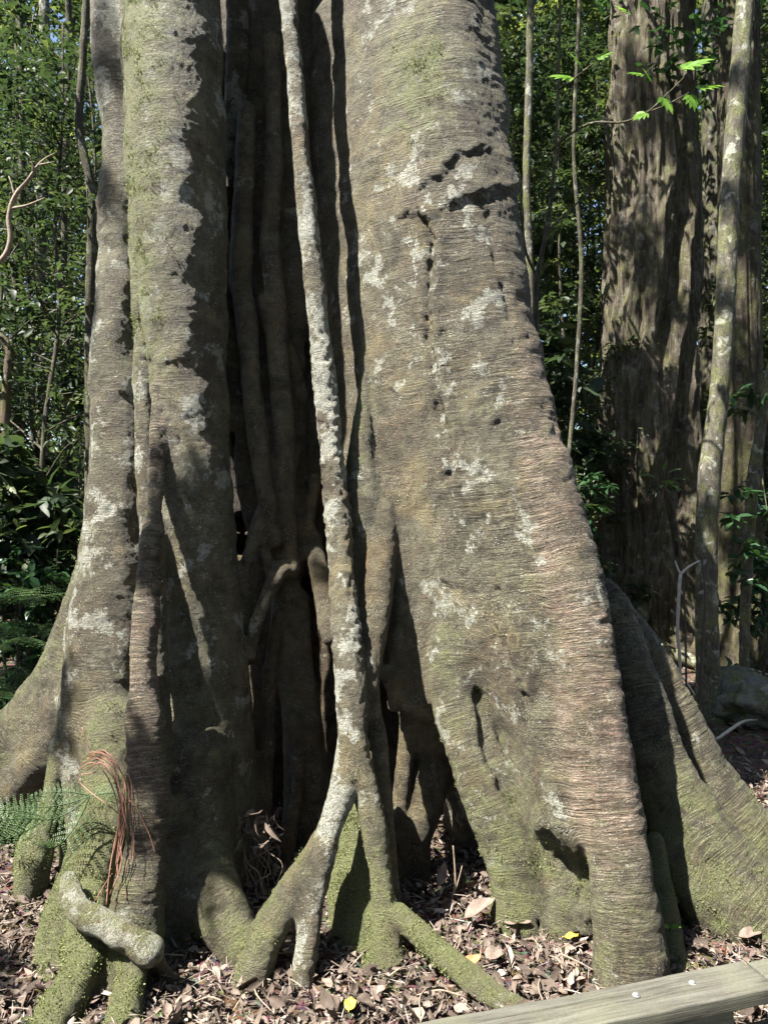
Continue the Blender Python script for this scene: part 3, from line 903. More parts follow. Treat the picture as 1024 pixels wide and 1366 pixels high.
def build_fig():
    G = fig_field()
    V, Q = surface_nets(G)
    del G
    E = np.vstack([Q[:, [0, 1]], Q[:, [1, 2]], Q[:, [2, 3]], Q[:, [3, 0]]])
    deg = np.bincount(E[:, 0], minlength=len(V)) + np.bincount(E[:, 1], minlength=len(V)) + 1e-9
    for _ in range(3):
        S = np.stack([np.bincount(E[:, 0], weights=V[E[:, 1], a], minlength=len(V)) + np.bincount(E[:, 1], weights=V[E[:, 0], a], minlength=len(V)) for a in range(3)], 1)
        V = V + 0.5 * (S / deg[:, None] - V)
    A, gi = tube_coords(V)
    s, wrk, moss, pink, pale, dark = A.T
    N = vert_normals(V, Q)
    flow = np.stack([V[:, 0], V[:, 1], s], 1)
    # lumps, ledges, wrinkles
    lump = fbm(V * 3.2, 5, 2) * 0.022 + fbm(V * 9, 9, 2) * 0.006
    warp = fbm(V * 2.2, 21, 2) * 0.25
    fw = np.stack([V[:, 0] * 2.4 + warp, V[:, 1] * 2.4, s * 13 + warp * 3], 1)
    ledge = fbm(fw, 31, 3)
    ledge = (np.abs(ledge) ** 0.7) * np.sign(ledge) * 0.004 * wrk
    f2 = np.stack([V[:, 0] * 2.2, V[:, 1] * 2.2, s * 24 + warp * 7 + 0.8 * fbm(V * 6, 47, 2)], 1)
    f3 = np.stack([V[:, 0] * 3.5, V[:, 1] * 3.5, s * 46 + warp * 9 + 0.8 * fbm(V * 8, 48, 2)], 1)
    wm = (0.12 + 0.95 * sstep(-0.35, 0.35, fbm(V * 2.2, 43, 2)))
    r1 = fbm(f2, 41, 2)
    r2 = fbm(f3, 42, 2)
    ring = ((0.35 - np.abs(r1)) * 0.006 + (0.35 - np.abs(r2)) * 0.006) * wrk * wm
    gran = fbm(V * 40, 51, 3, 0.6) * 0.0026
    calm = np.clip(np.array([0.5 if T['g'] in ('aerial_root', 'crossing_root', 'surface_root', 'inner_root') else 1.0 for T in TUBES]), 0, 1)[gi]
    # the hanging root is flaky: small sharp scales
    flake = np.array([1.0 if T['g'] == 'aerial_root' else 0.0 for T in TUBES])[gi]
    fl = fbm(V * np.array([34, 34, 22.0]), 71, 2)
    fl = (sstep(0.08, 0.25, fl) * 0.006 + sstep(0.1, 0.4, -fl) * -0.004) * flake * sstep(0.9, 1.3, V[:, 2]) * sstep(3.2, 2.4, V[:, 2])
    knot = fbm(V * 9, 75, 3) * 0.005 * (calm < 1)
    gran = gran * np.where(calm < 1, 1.2, 1.0)
    px0 = V[:, 0] / (K * V[:, 1]) + 512
    py0 = 683 - (V[:, 2] - HC) / (K * V[:, 1])
    nx = fbm(V * 12, 111, 3) * 7
    ny = fbm(V * 12 + 7.3, 113, 3) * 7
    front = (N[:, 1] < 0.2) & (V[:, 1] < 4.5)
    scar = np.zeros(len(V))
    for (wd, dep, lip, pts) in SCARS:
        pts = np.array(pts, dtype=np.float64)
        lo2, hi2 = pts.min(0) - 45, pts.max(0) + 45
        m = np.flatnonzero(front & (px0 > lo2[0]) & (px0 < hi2[0]) & (py0 > lo2[1]) & (py0 < hi2[1]))
        if not len(m):
            continue
        q = np.stack([px0[m] + nx[m], py0[m] + ny[m]], 1)
        best = np.full(len(m), 99.0)
        sgn = np.zeros(len(m))
        for a_, b_ in zip(pts[:-1], pts[1:]):
            v_ = b_ - a_
            t_ = np.clip(((q - a_) @ v_) / (v_ @ v_), 0, 1)
            e_ = q - a_ - t_[:, None] * v_
            d_ = np.linalg.norm(e_, axis=1)
            u_ = d_ < best
            best[u_] = d_[u_]
            sgn[u_] = np.sign(v_[0] * e_[u_, 1] - v_[1] * e_[u_, 0])
        vary = 0.55 + 0.6 * np.clip(0.5 + fbm(V[m] * 9, 115, 2), 0, 1.2)
        scar[m] += -dep * vary * np.exp(-(best / wd) ** 2) + lip * vary * np.exp(-((best - 2.2 * wd) / (1.6 * wd)) ** 2) * (sgn < 0)
    disp = scar + knot + lump * calm + ledge + ring + gran + fl
    V = V + N * disp[:, None]
    N = vert_normals(V, Q)
    # moss: towards the base, on what faces up and towards the light side
    z = V[:, 2]
    mb = moss * 0.75
    mb = mb + 0.25 * sstep(0.9, 0.1, z) * (moss > 0.08) + 0.18 * np.clip(N[:, 2], 0, 1) + 0.15 * np.clip(-N[:, 0], 0, 1) - 0.1
    mb = mb + 0.16 * fbm(V * 2.0, 81, 2)
    # a mossy flank high on the left column and high on the broad face
    px = V[:, 0] / (K * V[:, 1]) + 512
    py = 683 - (V[:, 2] - HC) / (K * V[:, 1])
    mb = mb + 0.35 * sstep(270, 190, px) * sstep(650, 350, py) * sstep(150, 175, px)
    mb = mb + 0.62 * np.exp(-((V[:, 0] - at(560, 90, 3.8)[0]) / 0.22) ** 2 - ((V[:, 2] - at(560, 80, 3.8)[2]) / 0.35) ** 2)
    pink = pink * sstep(-0.35, 0.25, fbm(V * 2.5, 91, 2) + 0.25) * sstep(0.25, 0.7, z) * sstep(3.4, 2.4, z)
    pale = pale + 0.25 * fbm(V * 1.3, 95, 2)
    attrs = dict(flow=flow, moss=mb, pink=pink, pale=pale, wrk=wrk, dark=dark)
    root = empty('strangler_fig', (0.0, 4.3, 0.0))
    tag(root, 'giant strangler fig with fluted grey trunk, buttress roots and a hanging pale root', 'tree')
    face_t = gi[Q[:, 0]]
    # connected runs of one tube become one part
    names = [T['g'] for T in TUBES]
    key = {}
    part_of = np.zeros(len(TUBES), dtype=int)
    merged_kinds = {'trunk': 'trunk', 'aerial_root': 'aerial_root', 'surface_root': 'surface_root', 'crossing_root': 'crossing_root'}
    for i, g in enumerate(names):
        kk = g if g in merged_kinds else (g, i)
        part_of[i] = key.setdefault(kk, len(key))
    fp = part_of[face_t]
    for _pass in range(2):
        vp = np.full(len(V), -1)
        lab = np.arange(len(Q))
        ed = np.sort(np.stack([Q, np.roll(Q, -1, 1)], -1).reshape(-1, 2), 1)
        code = ed[:, 0].astype(np.int64) * len(V) + ed[:, 1]
        order = np.argsort(code, kind='stable')
        same = np.flatnonzero(code[order][1:] == code[order][:-1])
        fa, fb = order[same] // 4, order[same + 1] // 4
        m = fp[fa] == fp[fb]
        ia, ib = fa[m], fb[m]
        for _ in range(400):
            lo_ = np.minimum(lab[ia], lab[ib])
            old = lab.copy()
            np.minimum.at(lab, ia, lo_)
            np.minimum.at(lab, ib, lo_)
            np.minimum.at(lab, old[ia], lo_)
            np.minimum.at(lab, old[ib], lo_)
            lab = lab[lab]
            if np.array_equal(lab, old):
                break
        ids, cnt = np.unique(lab, return_counts=True)
        size = np.zeros(len(Q), int)
        size[ids] = cnt
        biggest = {}
        for i_ in ids:
            q_ = fp[i_]
            if q_ not in biggest or size[i_] > size[biggest[q_]]:
                biggest[q_] = i_
        keep = np.isin(lab, list(biggest.values()))
        x = ~m & ~(keep[fa] & keep[fb])
        for i_ in ids:
            if i_ not in biggest.values():
                c_ = np.concatenate([fp[fb[x][lab[fa[x]] == i_]], fp[fa[x][lab[fb[x]] == i_]]])
                if len(c_):
                    fp[lab == i_] = np.bincount(c_).argmax()
    labels = {'aerial_root': 'pale flaky hanging root that forks near the ground', 'crossing_root': 'old white lichened root crossing the mossy base', 'surface_root': 'broken mossy root lying on the litter'}
    for kk, pi in key.items():
        f = Q[fp == pi]
        if len(f) < 20:
            continue
        used = np.unique(f)
        remap = np.full(len(V), -1, dtype=np.int32)
        remap[used] = np.arange(len(used))
        nm = kk if isinstance(kk, str) else kk[0]
        me = np_mesh(nm, V[used] - np.array([0.0, 4.3, 0.0]), quads=remap[f], attrs={k: a[used] for k, a in attrs.items()}, mats=[M['fig']])
        me.normals_split_custom_set_from_vertices(N[used].astype(np.float32))
        p = link(nm, me, root)
        if nm in labels:
            p['label'] = labels[nm]
    # moss tufts
    wgt = np.clip(mb + 0.75 * (fbm(V * 11, 99, 3)) - 0.62, 0, 1) * (N[:, 1] < 0.35) * (V[:, 1] < 4.6) * (py > -30)
    p = wgt / wgt.sum()
    pick = RNG.choice(len(V), size=42000, p=p)
    C = V[pick] + RNG.normal(size=(len(pick), 3)) * 0.004
    D = N[pick] + RNG.normal(size=(len(pick), 3)) * 0.55 + np.array([0, 0, 0.15])
    mbm = MB()
    L = RNG.uniform(0.004, 0.012, len(pick))
    leaves_into(mbm, C - N[pick] * 0.003, D, rand_dirs(len(pick)), L, L * 0.5)
    mo = mbm.build('moss', M['moss'], root)
    mo['kind'] = 'stuff'
    # the trunk above the picture
    up = MB()
    up.tube(np.array([[-0.2, 4.75, 5.6, 0.9], [-0.35, 4.95, 6.6, 0.55], [-0.5, 5.15, 8.0, 0.42], [-0.5, 5.3, 10.0, 0.36], [-0.3, 5.4, 13.0, 0.25]]), seg=28, step=0.2, wob=0.12, seed=4)
    o = up.build('upper_trunk', M['brown_bark'], root)
    return root, V, N


FIG, FIGV, FIGN = build_fig()

# ================================================================== GROUND
def build_ground():
    x = np.concatenate([np.linspace(-60, -6, 28)[:-1], np.linspace(-6, 7, 200), np.linspace(7, 60, 28)[1:]])
    y = np.concatenate([np.linspace(-12, 2, 15)[:-1], np.linspace(2, 12, 180), np.linspace(12, 90, 40)[1:]])
    X, Y = np.meshgrid(x, y, indexing='ij')
    Z = ground_z(X, Y)
    V = np.stack([X, Y, Z], -1).reshape(-1, 3)
    ny = len(y)
    i = (np.arange(len(x) - 1)[:, None] * ny + np.arange(ny - 1)[None])
    Q = np.stack([i, i + ny, i + ny + 1, i + 1], -1).reshape(-1, 4)
    o = link('ground', np_mesh('ground', V, quads=Q, mats=[M['ground']]))
    tag(o, 'forest floor of dark soil under leaf litter', None, None, 'structure')


build_ground()

# fig occupancy near the floor (keeps litter out of the wood)
_b = FIGV[(FIGV[:, 2] < 0.12)]
_occ = set(map(tuple, np.floor(_b[:, :2] / 0.05).astype(int)))


def litter_leaf(n, X, Y, L, lift=0.03, tilt=0.5):
    Z = ground_z(X, Y) + RNG.random(n) * lift
    ang = RNG.uniform(0, 2 * math.pi, n)
    D = np.stack([np.cos(ang), np.sin(ang), RNG.normal(0, tilt * 0.5, n)], 1)
    N = np.stack([RNG.normal(0, tilt, n), RNG.normal(0, tilt, n), np.ones(n)], 1)
    return np.stack([X, Y, Z], 1), D, N, L


def build_litter():
    mb = MB()
    n = 38000
    X = RNG.uniform(-2.4, 3.0, n)
    Y = 2.35 + (RNG.random(n) ** 1.25) * 2.9
    L = np.exp(RNG.normal(math.log(0.026), 0.55, n)).clip(0.008, 0.09)
    C, D, N, L = litter_leaf(n, X, Y, L, 0.045, 0.55)
    leaves_into(mb, C, D, N, L, L * RNG.uniform(0.2, 0.75, n), rnd=RNG.beta(1.2, 2.5, n), fold=RNG.uniform(-0.5, 0.8, n), curl=RNG.uniform(-0.5, 0.5, n))
    n = 9000
    X = RNG.uniform(-7, 8, n)
    Y = RNG.uniform(4.8, 14, n)
    L = np.exp(RNG.normal(math.log(0.085), 0.4, n)).clip(0.03, 0.18)
    C, D, N, L = litter_leaf(n, X, Y, L, 0.06, 0.5)
    leaves_into(mb, C, D, N, L, L * RNG.uniform(0.25, 0.5, n), rnd=RNG.beta(1.6, 1.5, n), fold=RNG.uniform(-0.4, 0.6, n), curl=RNG.uniform(-0.4, 0.5, n))
    # shredded stalks between the leaves
    n = 9000
    X = RNG.uniform(-2.4, 3.0, n)
    Y = 2.35 + (RNG.random(n) ** 1.25) * 2.9
    L = RNG.uniform(0.03, 0.12, n)
    C, D, N, L = litter_leaf(n, X, Y, L, 0.05, 0.35)
    leaves_into(mb, C, D, N, L, 0.004, rnd=RNG.beta(2.5, 1.5, n), fold=0.3, curl=RNG.uniform(-0.2, 0.2, n))
    o = mb.build('leaf_litter', M['litter'])
    tag(o, 'thick brown leaf litter covering the forest floor', None, None, 'stuff')


build_litter()


def fallen_leaf(px, py, L, wd, ang, mat, label, rnd=0.5, curl=0.2, fold=0.25, group=None, lift=0.045, tilt=(0, 0)):
    Y = HC / ((py - 683) * K)
    P = at(px, py, Y)
    z = float(ground_z(np.array([P[0]]), np.array([P[1]]))[0]) + lift
    mb = MB()
    D = np.array([[math.cos(ang), math.sin(ang), tilt[0]]])
    d = D[0] / np.linalg.norm(D[0])
    n0 = np.array([tilt[1], -0.25, 1.0])
    n0 -= d * (n0 @ d)
    n0 /= np.linalg.norm(n0)
    b = np.cross(d, n0)
    nu, nv = 12, 6
    V, F = [], []
    for i in range(nu + 1):
        u = i / nu
        w = wd * (math.sin(math.pi * u ** 0.8)) ** 0.8 * 0.5 + 0.0008
        for j in range(nv + 1):
            v = (j / nv - 0.5) * 2
            h = fold * abs(v) ** 1.5 * w - curl * L * u * u + 0.004 * math.sin(9 * u + 3 * v)
            V.append(np.array([0, 0, 0.0]) + d * (u - 0.5) * L + b * v * w + n0 * h)
    for i in range(nu):
        for j in range(nv):
            a = i * (nv + 1) + j
            F.append([a, a + 1, a + nv + 2, a + nv + 1])
    V = np.array(V)
    # stalk
    mb.add(V, F, rnd)
    mb.tube(np.array([[*(-d * L * 0.5), 0.0016], [*(-d * L * 0.68 + n0 * 0.004), 0.0012]]), seg=5, step=0.02, a=rnd)
    o = mb.build('fallen_leaf', mat)
    o.location = (P[0], P[1], z)
    tag(o, label, 'leaf', group)
    return o


fallen_leaf(467, 1352, 0.085, 0.042, 1.5, M['yellow_leaf'], 'bright yellow fallen leaf at the bottom edge of the photo', curl=0.05)
fallen_leaf(436, 1322, 0.08, 0.03, 2.2, M['tan_leaf'], 'pale olive fallen leaf before the forked hanging root', curl=0.1)
fallen_leaf(640, 1238, 0.16, 0.075, 0.3, M['tan_leaf'], 'large pale tan curled leaf on sunlit litter below the cave', curl=-0.25, fold=0.7, lift=0.07, tilt=(0.2, -0.3))
fallen_leaf(628, 1308, 0.1, 0.05, 0.35, M['orange_leaf'], 'orange brown leaf resting against the broken surface root', curl=-0.2, fold=0.6, lift=0.07, tilt=(0.3, 0))
fallen_leaf(660, 1290, 0.11, 0.065, 0.6, M['litter'], 'broad mauve brown leaf just right of the surface root', rnd=0.55, curl=0.1, fold=0.3, lift=0.06)
fallen_leaf(762, 1273, 0.07, 0.026, 0.35, M['yellow_leaf'], 'small yellow green leaf beside the tiny seedling', curl=0.05, lift=0.08)
fallen_leaf(690, 1250, 0.12, 0.045, -0.2, M['tan_leaf'], 'long grey tan leaf under the mossy buttress foot', curl=-0.15, fold=0.5, lift=0.06)
fallen_leaf(372, 1296, 0.13, 0.05, 0.25, M['litter'], 'large dark brown leaf heaped between the two root legs', rnd=0.3, curl=-0.2, fold=0.7, lift=0.09)
fallen_leaf(352, 1290, 0.1, 0.04, 1.0, M['litter'], 'folded pale leaf standing in the heap left of the root leg', rnd=0.85, curl=-0.3, fold=0.9, lift=0.08)
fallen_leaf(1000, 1262, 0.11, 0.05, 0.1, M['tan_leaf'], 'pale leaf on the litter behind the right end of the kerb', curl=-0.2, fold=0.6, lift=0.05)
fallen_leaf(590, 1190, 0.12, 0.05, 1.2, M['tan_leaf'], 'pale upright leaf at the foot of the dead twig', curl=-0.1, fold=0.5, lift=0.08, tilt=(0.7, 0))
_g = 'dry leaves lying on the litter'
k = 0
while k < 38:
    px, py = random.uniform(200, 800), random.uniform(1180, 1364)
    Y = HC / ((py - 683) * K)
    P = at(px, py, Y)
    if (int(math.floor(P[0] / 0.05)), int(math.floor(P[1] / 0.05))) in _occ:
        continue
    fallen_leaf(px, py, random.uniform(0.045, 0.085), random.uniform(0.02, 0.04), random.uniform(0, 6.28), M['litter'], 'dry brown leaf among the others on the litter in front of the fig', rnd=random.random() * 0.7, curl=random.uniform(-0.35, 0.3), fold=random.uniform(-0.2, 0.9), group=_g, lift=random.uniform(0.03, 0.06), tilt=(random.uniform(-0.3, 0.3), random.uniform(-0.4, 0.4)))
    k += 1

# ================================================================== BOARDWALK KERB
def box_mesh(name, L, Wd, H, mat, bev=0.006, seed=0):
    """weathered plank along +x, slightly uneven, bevelled"""
    import bmesh
    bm = bmesh.new()
    bmesh.ops.create_cube(bm, size=1.0)
    bmesh.ops.scale(bm, vec=(L, Wd, H), verts=bm.verts)
    bmesh.ops.bevel(bm, geom=list(bm.edges), offset=bev, segments=3, profile=0.5, affect='EDGES')
    es = [e for e in bm.edges if abs(e.verts[0].co.x - e.verts[1].co.x) > L * 0.5]
    bmesh.ops.subdivide_edges(bm, edges=es, cuts=40, use_grid_fill=False)
    rnd = random.Random(seed)
    ph = rnd.uniform(0, 9)
    for v in bm.verts:
        v.co.z += 0.0022 * math.sin(v.co.x * 5 + ph) + 0.0012 * math.sin(v.co.x * 23 + ph * 2 + v.co.y * 30)
        v.co.y += 0.002 * math.sin(v.co.x * 7 + ph * 3)
    me = bpy.data.meshes.new(name)
    bm.to_mesh(me)
    bm.free()
    for p in me.polygons:
        p.use_smooth = True
    me.set_sharp_from_angle(angle=math.radians(40))
    me.materials.append(mat)
    return me


ZT = 0.355                                   # top of the kerb
b0 = at(560, 1363, (HC - ZT) / ((1363 - 683) * K))
b1 = at(990, 1282, (HC - ZT) / ((1282 - 683) * K))
dirb = (b1 - b0)[:2]
dirb /= np.linalg.norm(dirb)
nrm = np.array([dirb[1], -dirb[0]])          # towards the camera
rz = math.atan2(dirb[1], dirb[0])
LB, WB, HB = 3.0, 0.15, 0.052
kr = empty('kerb_rail', (*(b1[:2] - dirb * LB / 2 + nrm * WB / 2), ZT - HB / 2), rz)
tag(kr, 'long weathered grey timber kerb rail with two bolt heads in front of the fig', 'kerb rail')
link('plank', box_mesh('plank', LB, WB, HB, M['wood'], seed=1), kr)
kb = link('bearer', box_mesh('bearer', LB - 0.1, 0.09, 0.10, M['wood'], seed=2), kr, (-0.10, -0.015, -HB / 2 - 0.051))


def bolt(parent, x, y, z):
    import bmesh
    bm = bmesh.new()
    bmesh.ops.create_cone(bm, cap_ends=True, segments=24, radius1=0.014, radius2=0.012, depth=0.004)
    g = bmesh.ops.create_uvsphere(bm, u_segments=20, v_segments=8, radius=0.0095)
    bmesh.ops.scale(bm, vec=(1, 1, 0.5), verts=g['verts'])
    bmesh.ops.translate(bm, vec=(0, 0, 0.003), verts=g['verts'])
    me = bpy.data.meshes.new('bolt_head')
    bm.to_mesh(me)
    bm.free()
    for p in me.polygons:
        p.use_smooth = True
    me.materials.append(M['bolt'])
    o = link('bolt_head', me, parent, (x, y, z))
    return o


for bpx, bpy_ in ((848, 1328), (923, 1312)):
    P = at(bpx, bpy_, (HC - ZT) / ((bpy_ - 683) * K))
    rel = P[:2] - np.array(kr.location[:2])
    bolt(kr, float(rel @ dirb), float(rel @ np.array([-dirb[1], dirb[0]])), HB / 2 + 0.002)
k2 = empty('kerb_rail', (*(b1[:2] + dirb * (0.012 + 1.2) + nrm * (WB / 2 - 0.004)), ZT - HB / 2 + 0.002), rz + 0.012)
tag(k2, 'short visible end of the next weathered kerb rail at the right edge', 'kerb rail')
link('plank', box_mesh('plank', 2.4, WB, HB, M['wood'], seed=5), k2)
link('bearer', box_mesh('bearer', 2.2, 0.09, 0.10, M['wood'], seed=6), k2, (0.12, -0.015, -HB / 2 - 0.051))
# deck boards that the rails stand on
rng_d = random.Random(3)
cdeck = b1[:2] + nrm * 0.13
dk = empty('boardwalk_deck', (*cdeck, ZT - HB - 0.104 - 0.022), rz)
tag(dk, 'grey timber boardwalk deck below the kerb rails', 'boardwalk')
bw = 0.14
for i in range(-19, 13):
    me = box_mesh('deck_board', 1.6, bw, 0.04, M['wood'], 0.004, seed=30 + i)
    o = link('deck_board', me, dk, (i * (bw + 0.008), -0.74, -0.001 * rng_d.random()))
    o.rotation_euler = (0, 0, math.pi / 2)


# ================================================================== BACKGROUND TREES
def wide_trunk(name, base, H, r, mat, lobes, amp, flare, seed, lean=(0, 0), parent=None, nz=260, nt=220, fr=2.0):
    z = np.linspace(-0.3, H, nz)
    th = np.arange(nt) / nt * 2 * math.pi
    TH, Z = np.meshgrid(th, z)
    f = flare * np.exp(-np.clip(Z, 0, None) / 0.55)
    tw = 0.12 * np.sin(Z * 0.7 + seed)
    C = np.stack([np.cos(TH + tw) * 1.0, np.sin(TH + tw), Z * 0.22], -1)
    lob = fbm((C * lobes / 2.5).reshape(-1, 3) + seed, seed, 3).reshape(TH.shape)
    rr = r * (1 - 0.02 * Z) * (1 + f * (0.6 + 0.7 * np.cos(TH * 5 + seed) ** 2 * 0.8) + amp * (-np.abs(lob) * 2 + 0.4))
    q = np.stack([np.cos(TH) * rr, np.sin(TH) * rr, Z], -1).reshape(-1, 3)
    det = fbm(q * np.array([15, 15, 1.7]) * fr / 2, seed + 5, 4, 0.6).reshape(TH.shape)
    lum = fbm(q * 3.0, seed + 9, 2).reshape(TH.shape)
    rr = rr + r * (0.034 * det + 0.03 * lum)
    X = np.cos(TH) * rr + lean[0] * Z
    Yy = np.sin(TH) * rr + lean[1] * Z
    V = np.stack([X, Yy, Z], -1).reshape(-1, 3)
    i = np.arange(nz - 1)[:, None] * nt
    j = np.arange(nt)[None]
    kk = (j + 1) % nt
    Q = np.stack([i + j, i + kk, i + nt + kk, i + nt + j], -1).reshape(-1, 4)
    me = np_mesh(name, V, quads=Q, mats=[mat])
    return link(name, me, parent)


def crown_into(mb, centers, radii, n_per, Lr, flat=0.45, rng=RNG, droop=0.25):
    """leaf clumps; each clump keeps its own tone and its leaves sit on small sprays"""
    for c, r in zip(centers, radii):
        n = int(n_per)
        ns = max(3, n // 9)
        sc = c + rand_dirs(ns, rng=rng) * (rng.random(ns) ** 0.5)[:, None] * np.array([r, r, r * flat])
        pick = rng.integers(0, ns, n)
        C = sc[pick] + rng.normal(size=(n, 3)) * np.array([.11, .11, .05]) * min(1.0, r * 1.2)
        D = rng.normal(size=(n, 3)) * np.array([1, 1, 0.35]) + np.array([0, 0, -droop])
        N = rng.normal(size=(n, 3)) * 0.45 + np.array([0, 0, 1.0])
        L = rng.uniform(Lr[0], Lr[1], n)
        tone = rng.normal(0.4, 0.16)
        leaves_into(mb, C, D, N, L, L * rng.uniform(0.34, 0.5, n), rnd=np.clip(tone + rng.normal(0, 0.18, n), 0, 1), fold=0.12, curl=rng.uniform(0, 0.3, n))


def forest_tree(name, base, H, r, label, group, cat, leafmat, barkmat, crown_lo, spread, nclump, n_per, Lr, seed, lean=(0, 0), stems=1):
    rng = np.random.default_rng(seed)
    bz = float(ground_z(np.array([base[0]]), np.array([base[1]]))[0])
    root = empty(name, (base[0], base[1], bz))
    tag(root, label, cat, group)
    tr = MB()
    tips = []
    for s_ in range(stems):
        a0 = rng.uniform(0, 6.28)
        pts = []
        off = np.zeros(2)
        for i in range(8):
            u = i / 7
            off = off + rng.normal(size=2) * 0.055 * H / 6 * (1 if i else 0)
            pts.append([base[0] + lean[0] * u * H + off[0] + (0.25 * u * math.cos(a0) * (stems > 1)), base[1] + lean[1] * u * H + off[1] + (0.25 * u * math.sin(a0) * (stems > 1)), bz - 0.1 + u * H, r * (1 - 0.75 * u) * (1.35 if i == 0 else 1)])
        pts = np.array(pts)
        tr.tube(pts, seg=10, step=0.18, wob=0.2, seed=seed)
        R = catmull(pts, 0.1)
        for b in range(nclump // stems):
            z0 = rng.uniform(crown_lo, 1.0)
            row = R[int(z0 * (len(R) - 1))]
            ang = rng.uniform(0, 6.28)
            ln = spread * rng.uniform(0.35, 1.0) * (1.15 - 0.5 * z0)
            tip = row[:3] + np.array([math.cos(ang) * ln, math.sin(ang) * ln, ln * rng.uniform(0.0, 0.6)])
            mid = (row[:3] + tip) / 2 + rng.normal(size=3) * 0.08 * ln + np.array([0, 0, 0.08 * ln])
            tr.tube(np.array([[*row[:3], min(row[3] * 0.5, 0.018)], [*mid, min(row[3] * 0.35, 0.009)], [*tip, 0.003]]), seg=5, step=0.15, cap=False)
            tips.append(tip)
            if rng.random() < 0.6:
                tips.append(mid + rng.normal(size=3) * 0.12)
    tr.build('trunk', barkmat, root)
    cr = MB()
    crown_into(cr, tips, rng.uniform(0.35, 0.75, len(tips)) * spread * 0.55, n_per, Lr, rng=rng)
    cr.build('crown', leafmat, root)
    return root


def bx(px, Y):
    return ((px - 512) * K * Y, Y)


# --- the big rough-barked tree right of the fig
def rough_tree():
    Y = 10.4
    x, y = bx(868, Y)
    bz = float(ground_z(np.array([x]), np.array([y]))[0])
    root = empty('forest_tree', (x, y, bz))
    tag(root, 'thick rough furrowed trunk with moss standing right of the fig', 'tree')
    wide_trunk('trunk', (x, y), 11.0, 0.69, M['rough_bark'], 4.2, 0.24, 0.3, 13, parent=root, nz=460, nt=340)
    mb = MB()
    mb.tube(np.array([[x - 0.35, y - 0.6, bz + 0.55, 0.13], [*at(850, 846, 9.3), 0.1], [*at(885, 866, 9.0), 0.09], [*at(925, 884, 8.7), 0.07], [*at(960, 905, 8.4), 0.05]]), seg=14, step=0.06, wob=0.25, seed=3)
    mb.build('surface_root', M['slim_bark'], root)
    cr = MB()
    rng = np.random.default_rng(5)
    tips = [np.array([x, y, bz]) + np.array([rng.uniform(-2.6, 2.6), rng.uniform(-2, 2.6), rng.uniform(8.8, 12.5)]) for _ in range(40)]
    crown_into(cr, tips, rng.uniform(0.6, 1.1, len(tips)), 90, (0.12, 0.22), rng=rng)
    cr.build('crown', M['leaf'], root)


rough_tree()


def slim_tree():
    Y = 6.65
    pts = [(948, 975, 6.62, 19), (944, 900, 6.64, 16), (942, 800, 6.65, 14), (942, 700, 6.66, 14), (948, 610, 6.68, 14.5), (957, 540, 6.7, 12.5), (966, 430, 6.72, 12.5), (971, 300, 6.76, 12.5), (980, 170, 6.8, 12.5), (990, 40, 6.85, 12), (1000, -100, 6.9, 11), (1005, -400, 7.0, 12), (1000, -800, 7.1, 8)]
    P = np.array([[*at(a, b, c), r * K * c] for a, b, c, r in pts])
    P[0, 2] = -0.05
    root = empty('forest_tree', (P[0, 0], P[0, 1], 0.0))
    tag(root, 'slender pale grey leaning tree in front of the rough trunk', 'tree')
    mb = MB()
    mb.tube(P, seg=22, step=0.04, wob=0.10, seed=8)
    mb.build('trunk', M['slim_bark'], root)
    cr = MB()
    rng = np.random.default_rng(15)
    tips = [P[-1, :3] + np.array([rng.uniform(-1.2, 1.6), rng.uniform(-1, 1.2), rng.uniform(-1.4, 1.4)]) for _ in range(16)]
    crown_into(cr, tips, rng.uniform(0.4, 0.7, len(tips)), 60, (0.1, 0.16), rng=rng)
    cr.build('crown', M['leaf'], root)


slim_tree()

# dark trunk and buttressed trunk at the right edge
Y = 9.2
x, y = bx(985, Y)
bz = float(ground_z(np.array([x]), np.array([y]))[0])
rt = empty('forest_tree', (x, y, bz))
tag(rt, 'dark trunk with wide mossy buttressed foot behind the slender tree', 'tree')
wide_trunk('trunk', (x, y), 10.0, 0.27, M['foot_bark'], 3.0, 0.15, 1.35, 22, parent=rt, nz=260, nt=160)
cr = MB()
rng = np.random.default_rng(25)
crown_into(cr, [np.array([x, y, bz]) + np.array([rng.uniform(-1.6, 2.4), rng.uniform(-1.4, 2), rng.uniform(7.5, 10.5)]) for _ in range(22)], rng.uniform(0.6, 1.0, 22), 70, (0.12, 0.2), rng=rng)
cr.build('crown', M['leaf_dark'], rt)

Y = 13.5
x, y = bx(962, Y)
bz = float(ground_z(np.array([x]), np.array([y]))[0])
rt = empty('forest_tree', (x, y, bz))
tag(rt, 'dark lichened trunk far back between the rough trunk and the slender tree', 'tree')
wide_trunk('trunk', (x, y), 13.0, 0.42, M['dark_bark'], 3.0, 0.1, 0.4, 31, parent=rt, nz=200, nt=120)

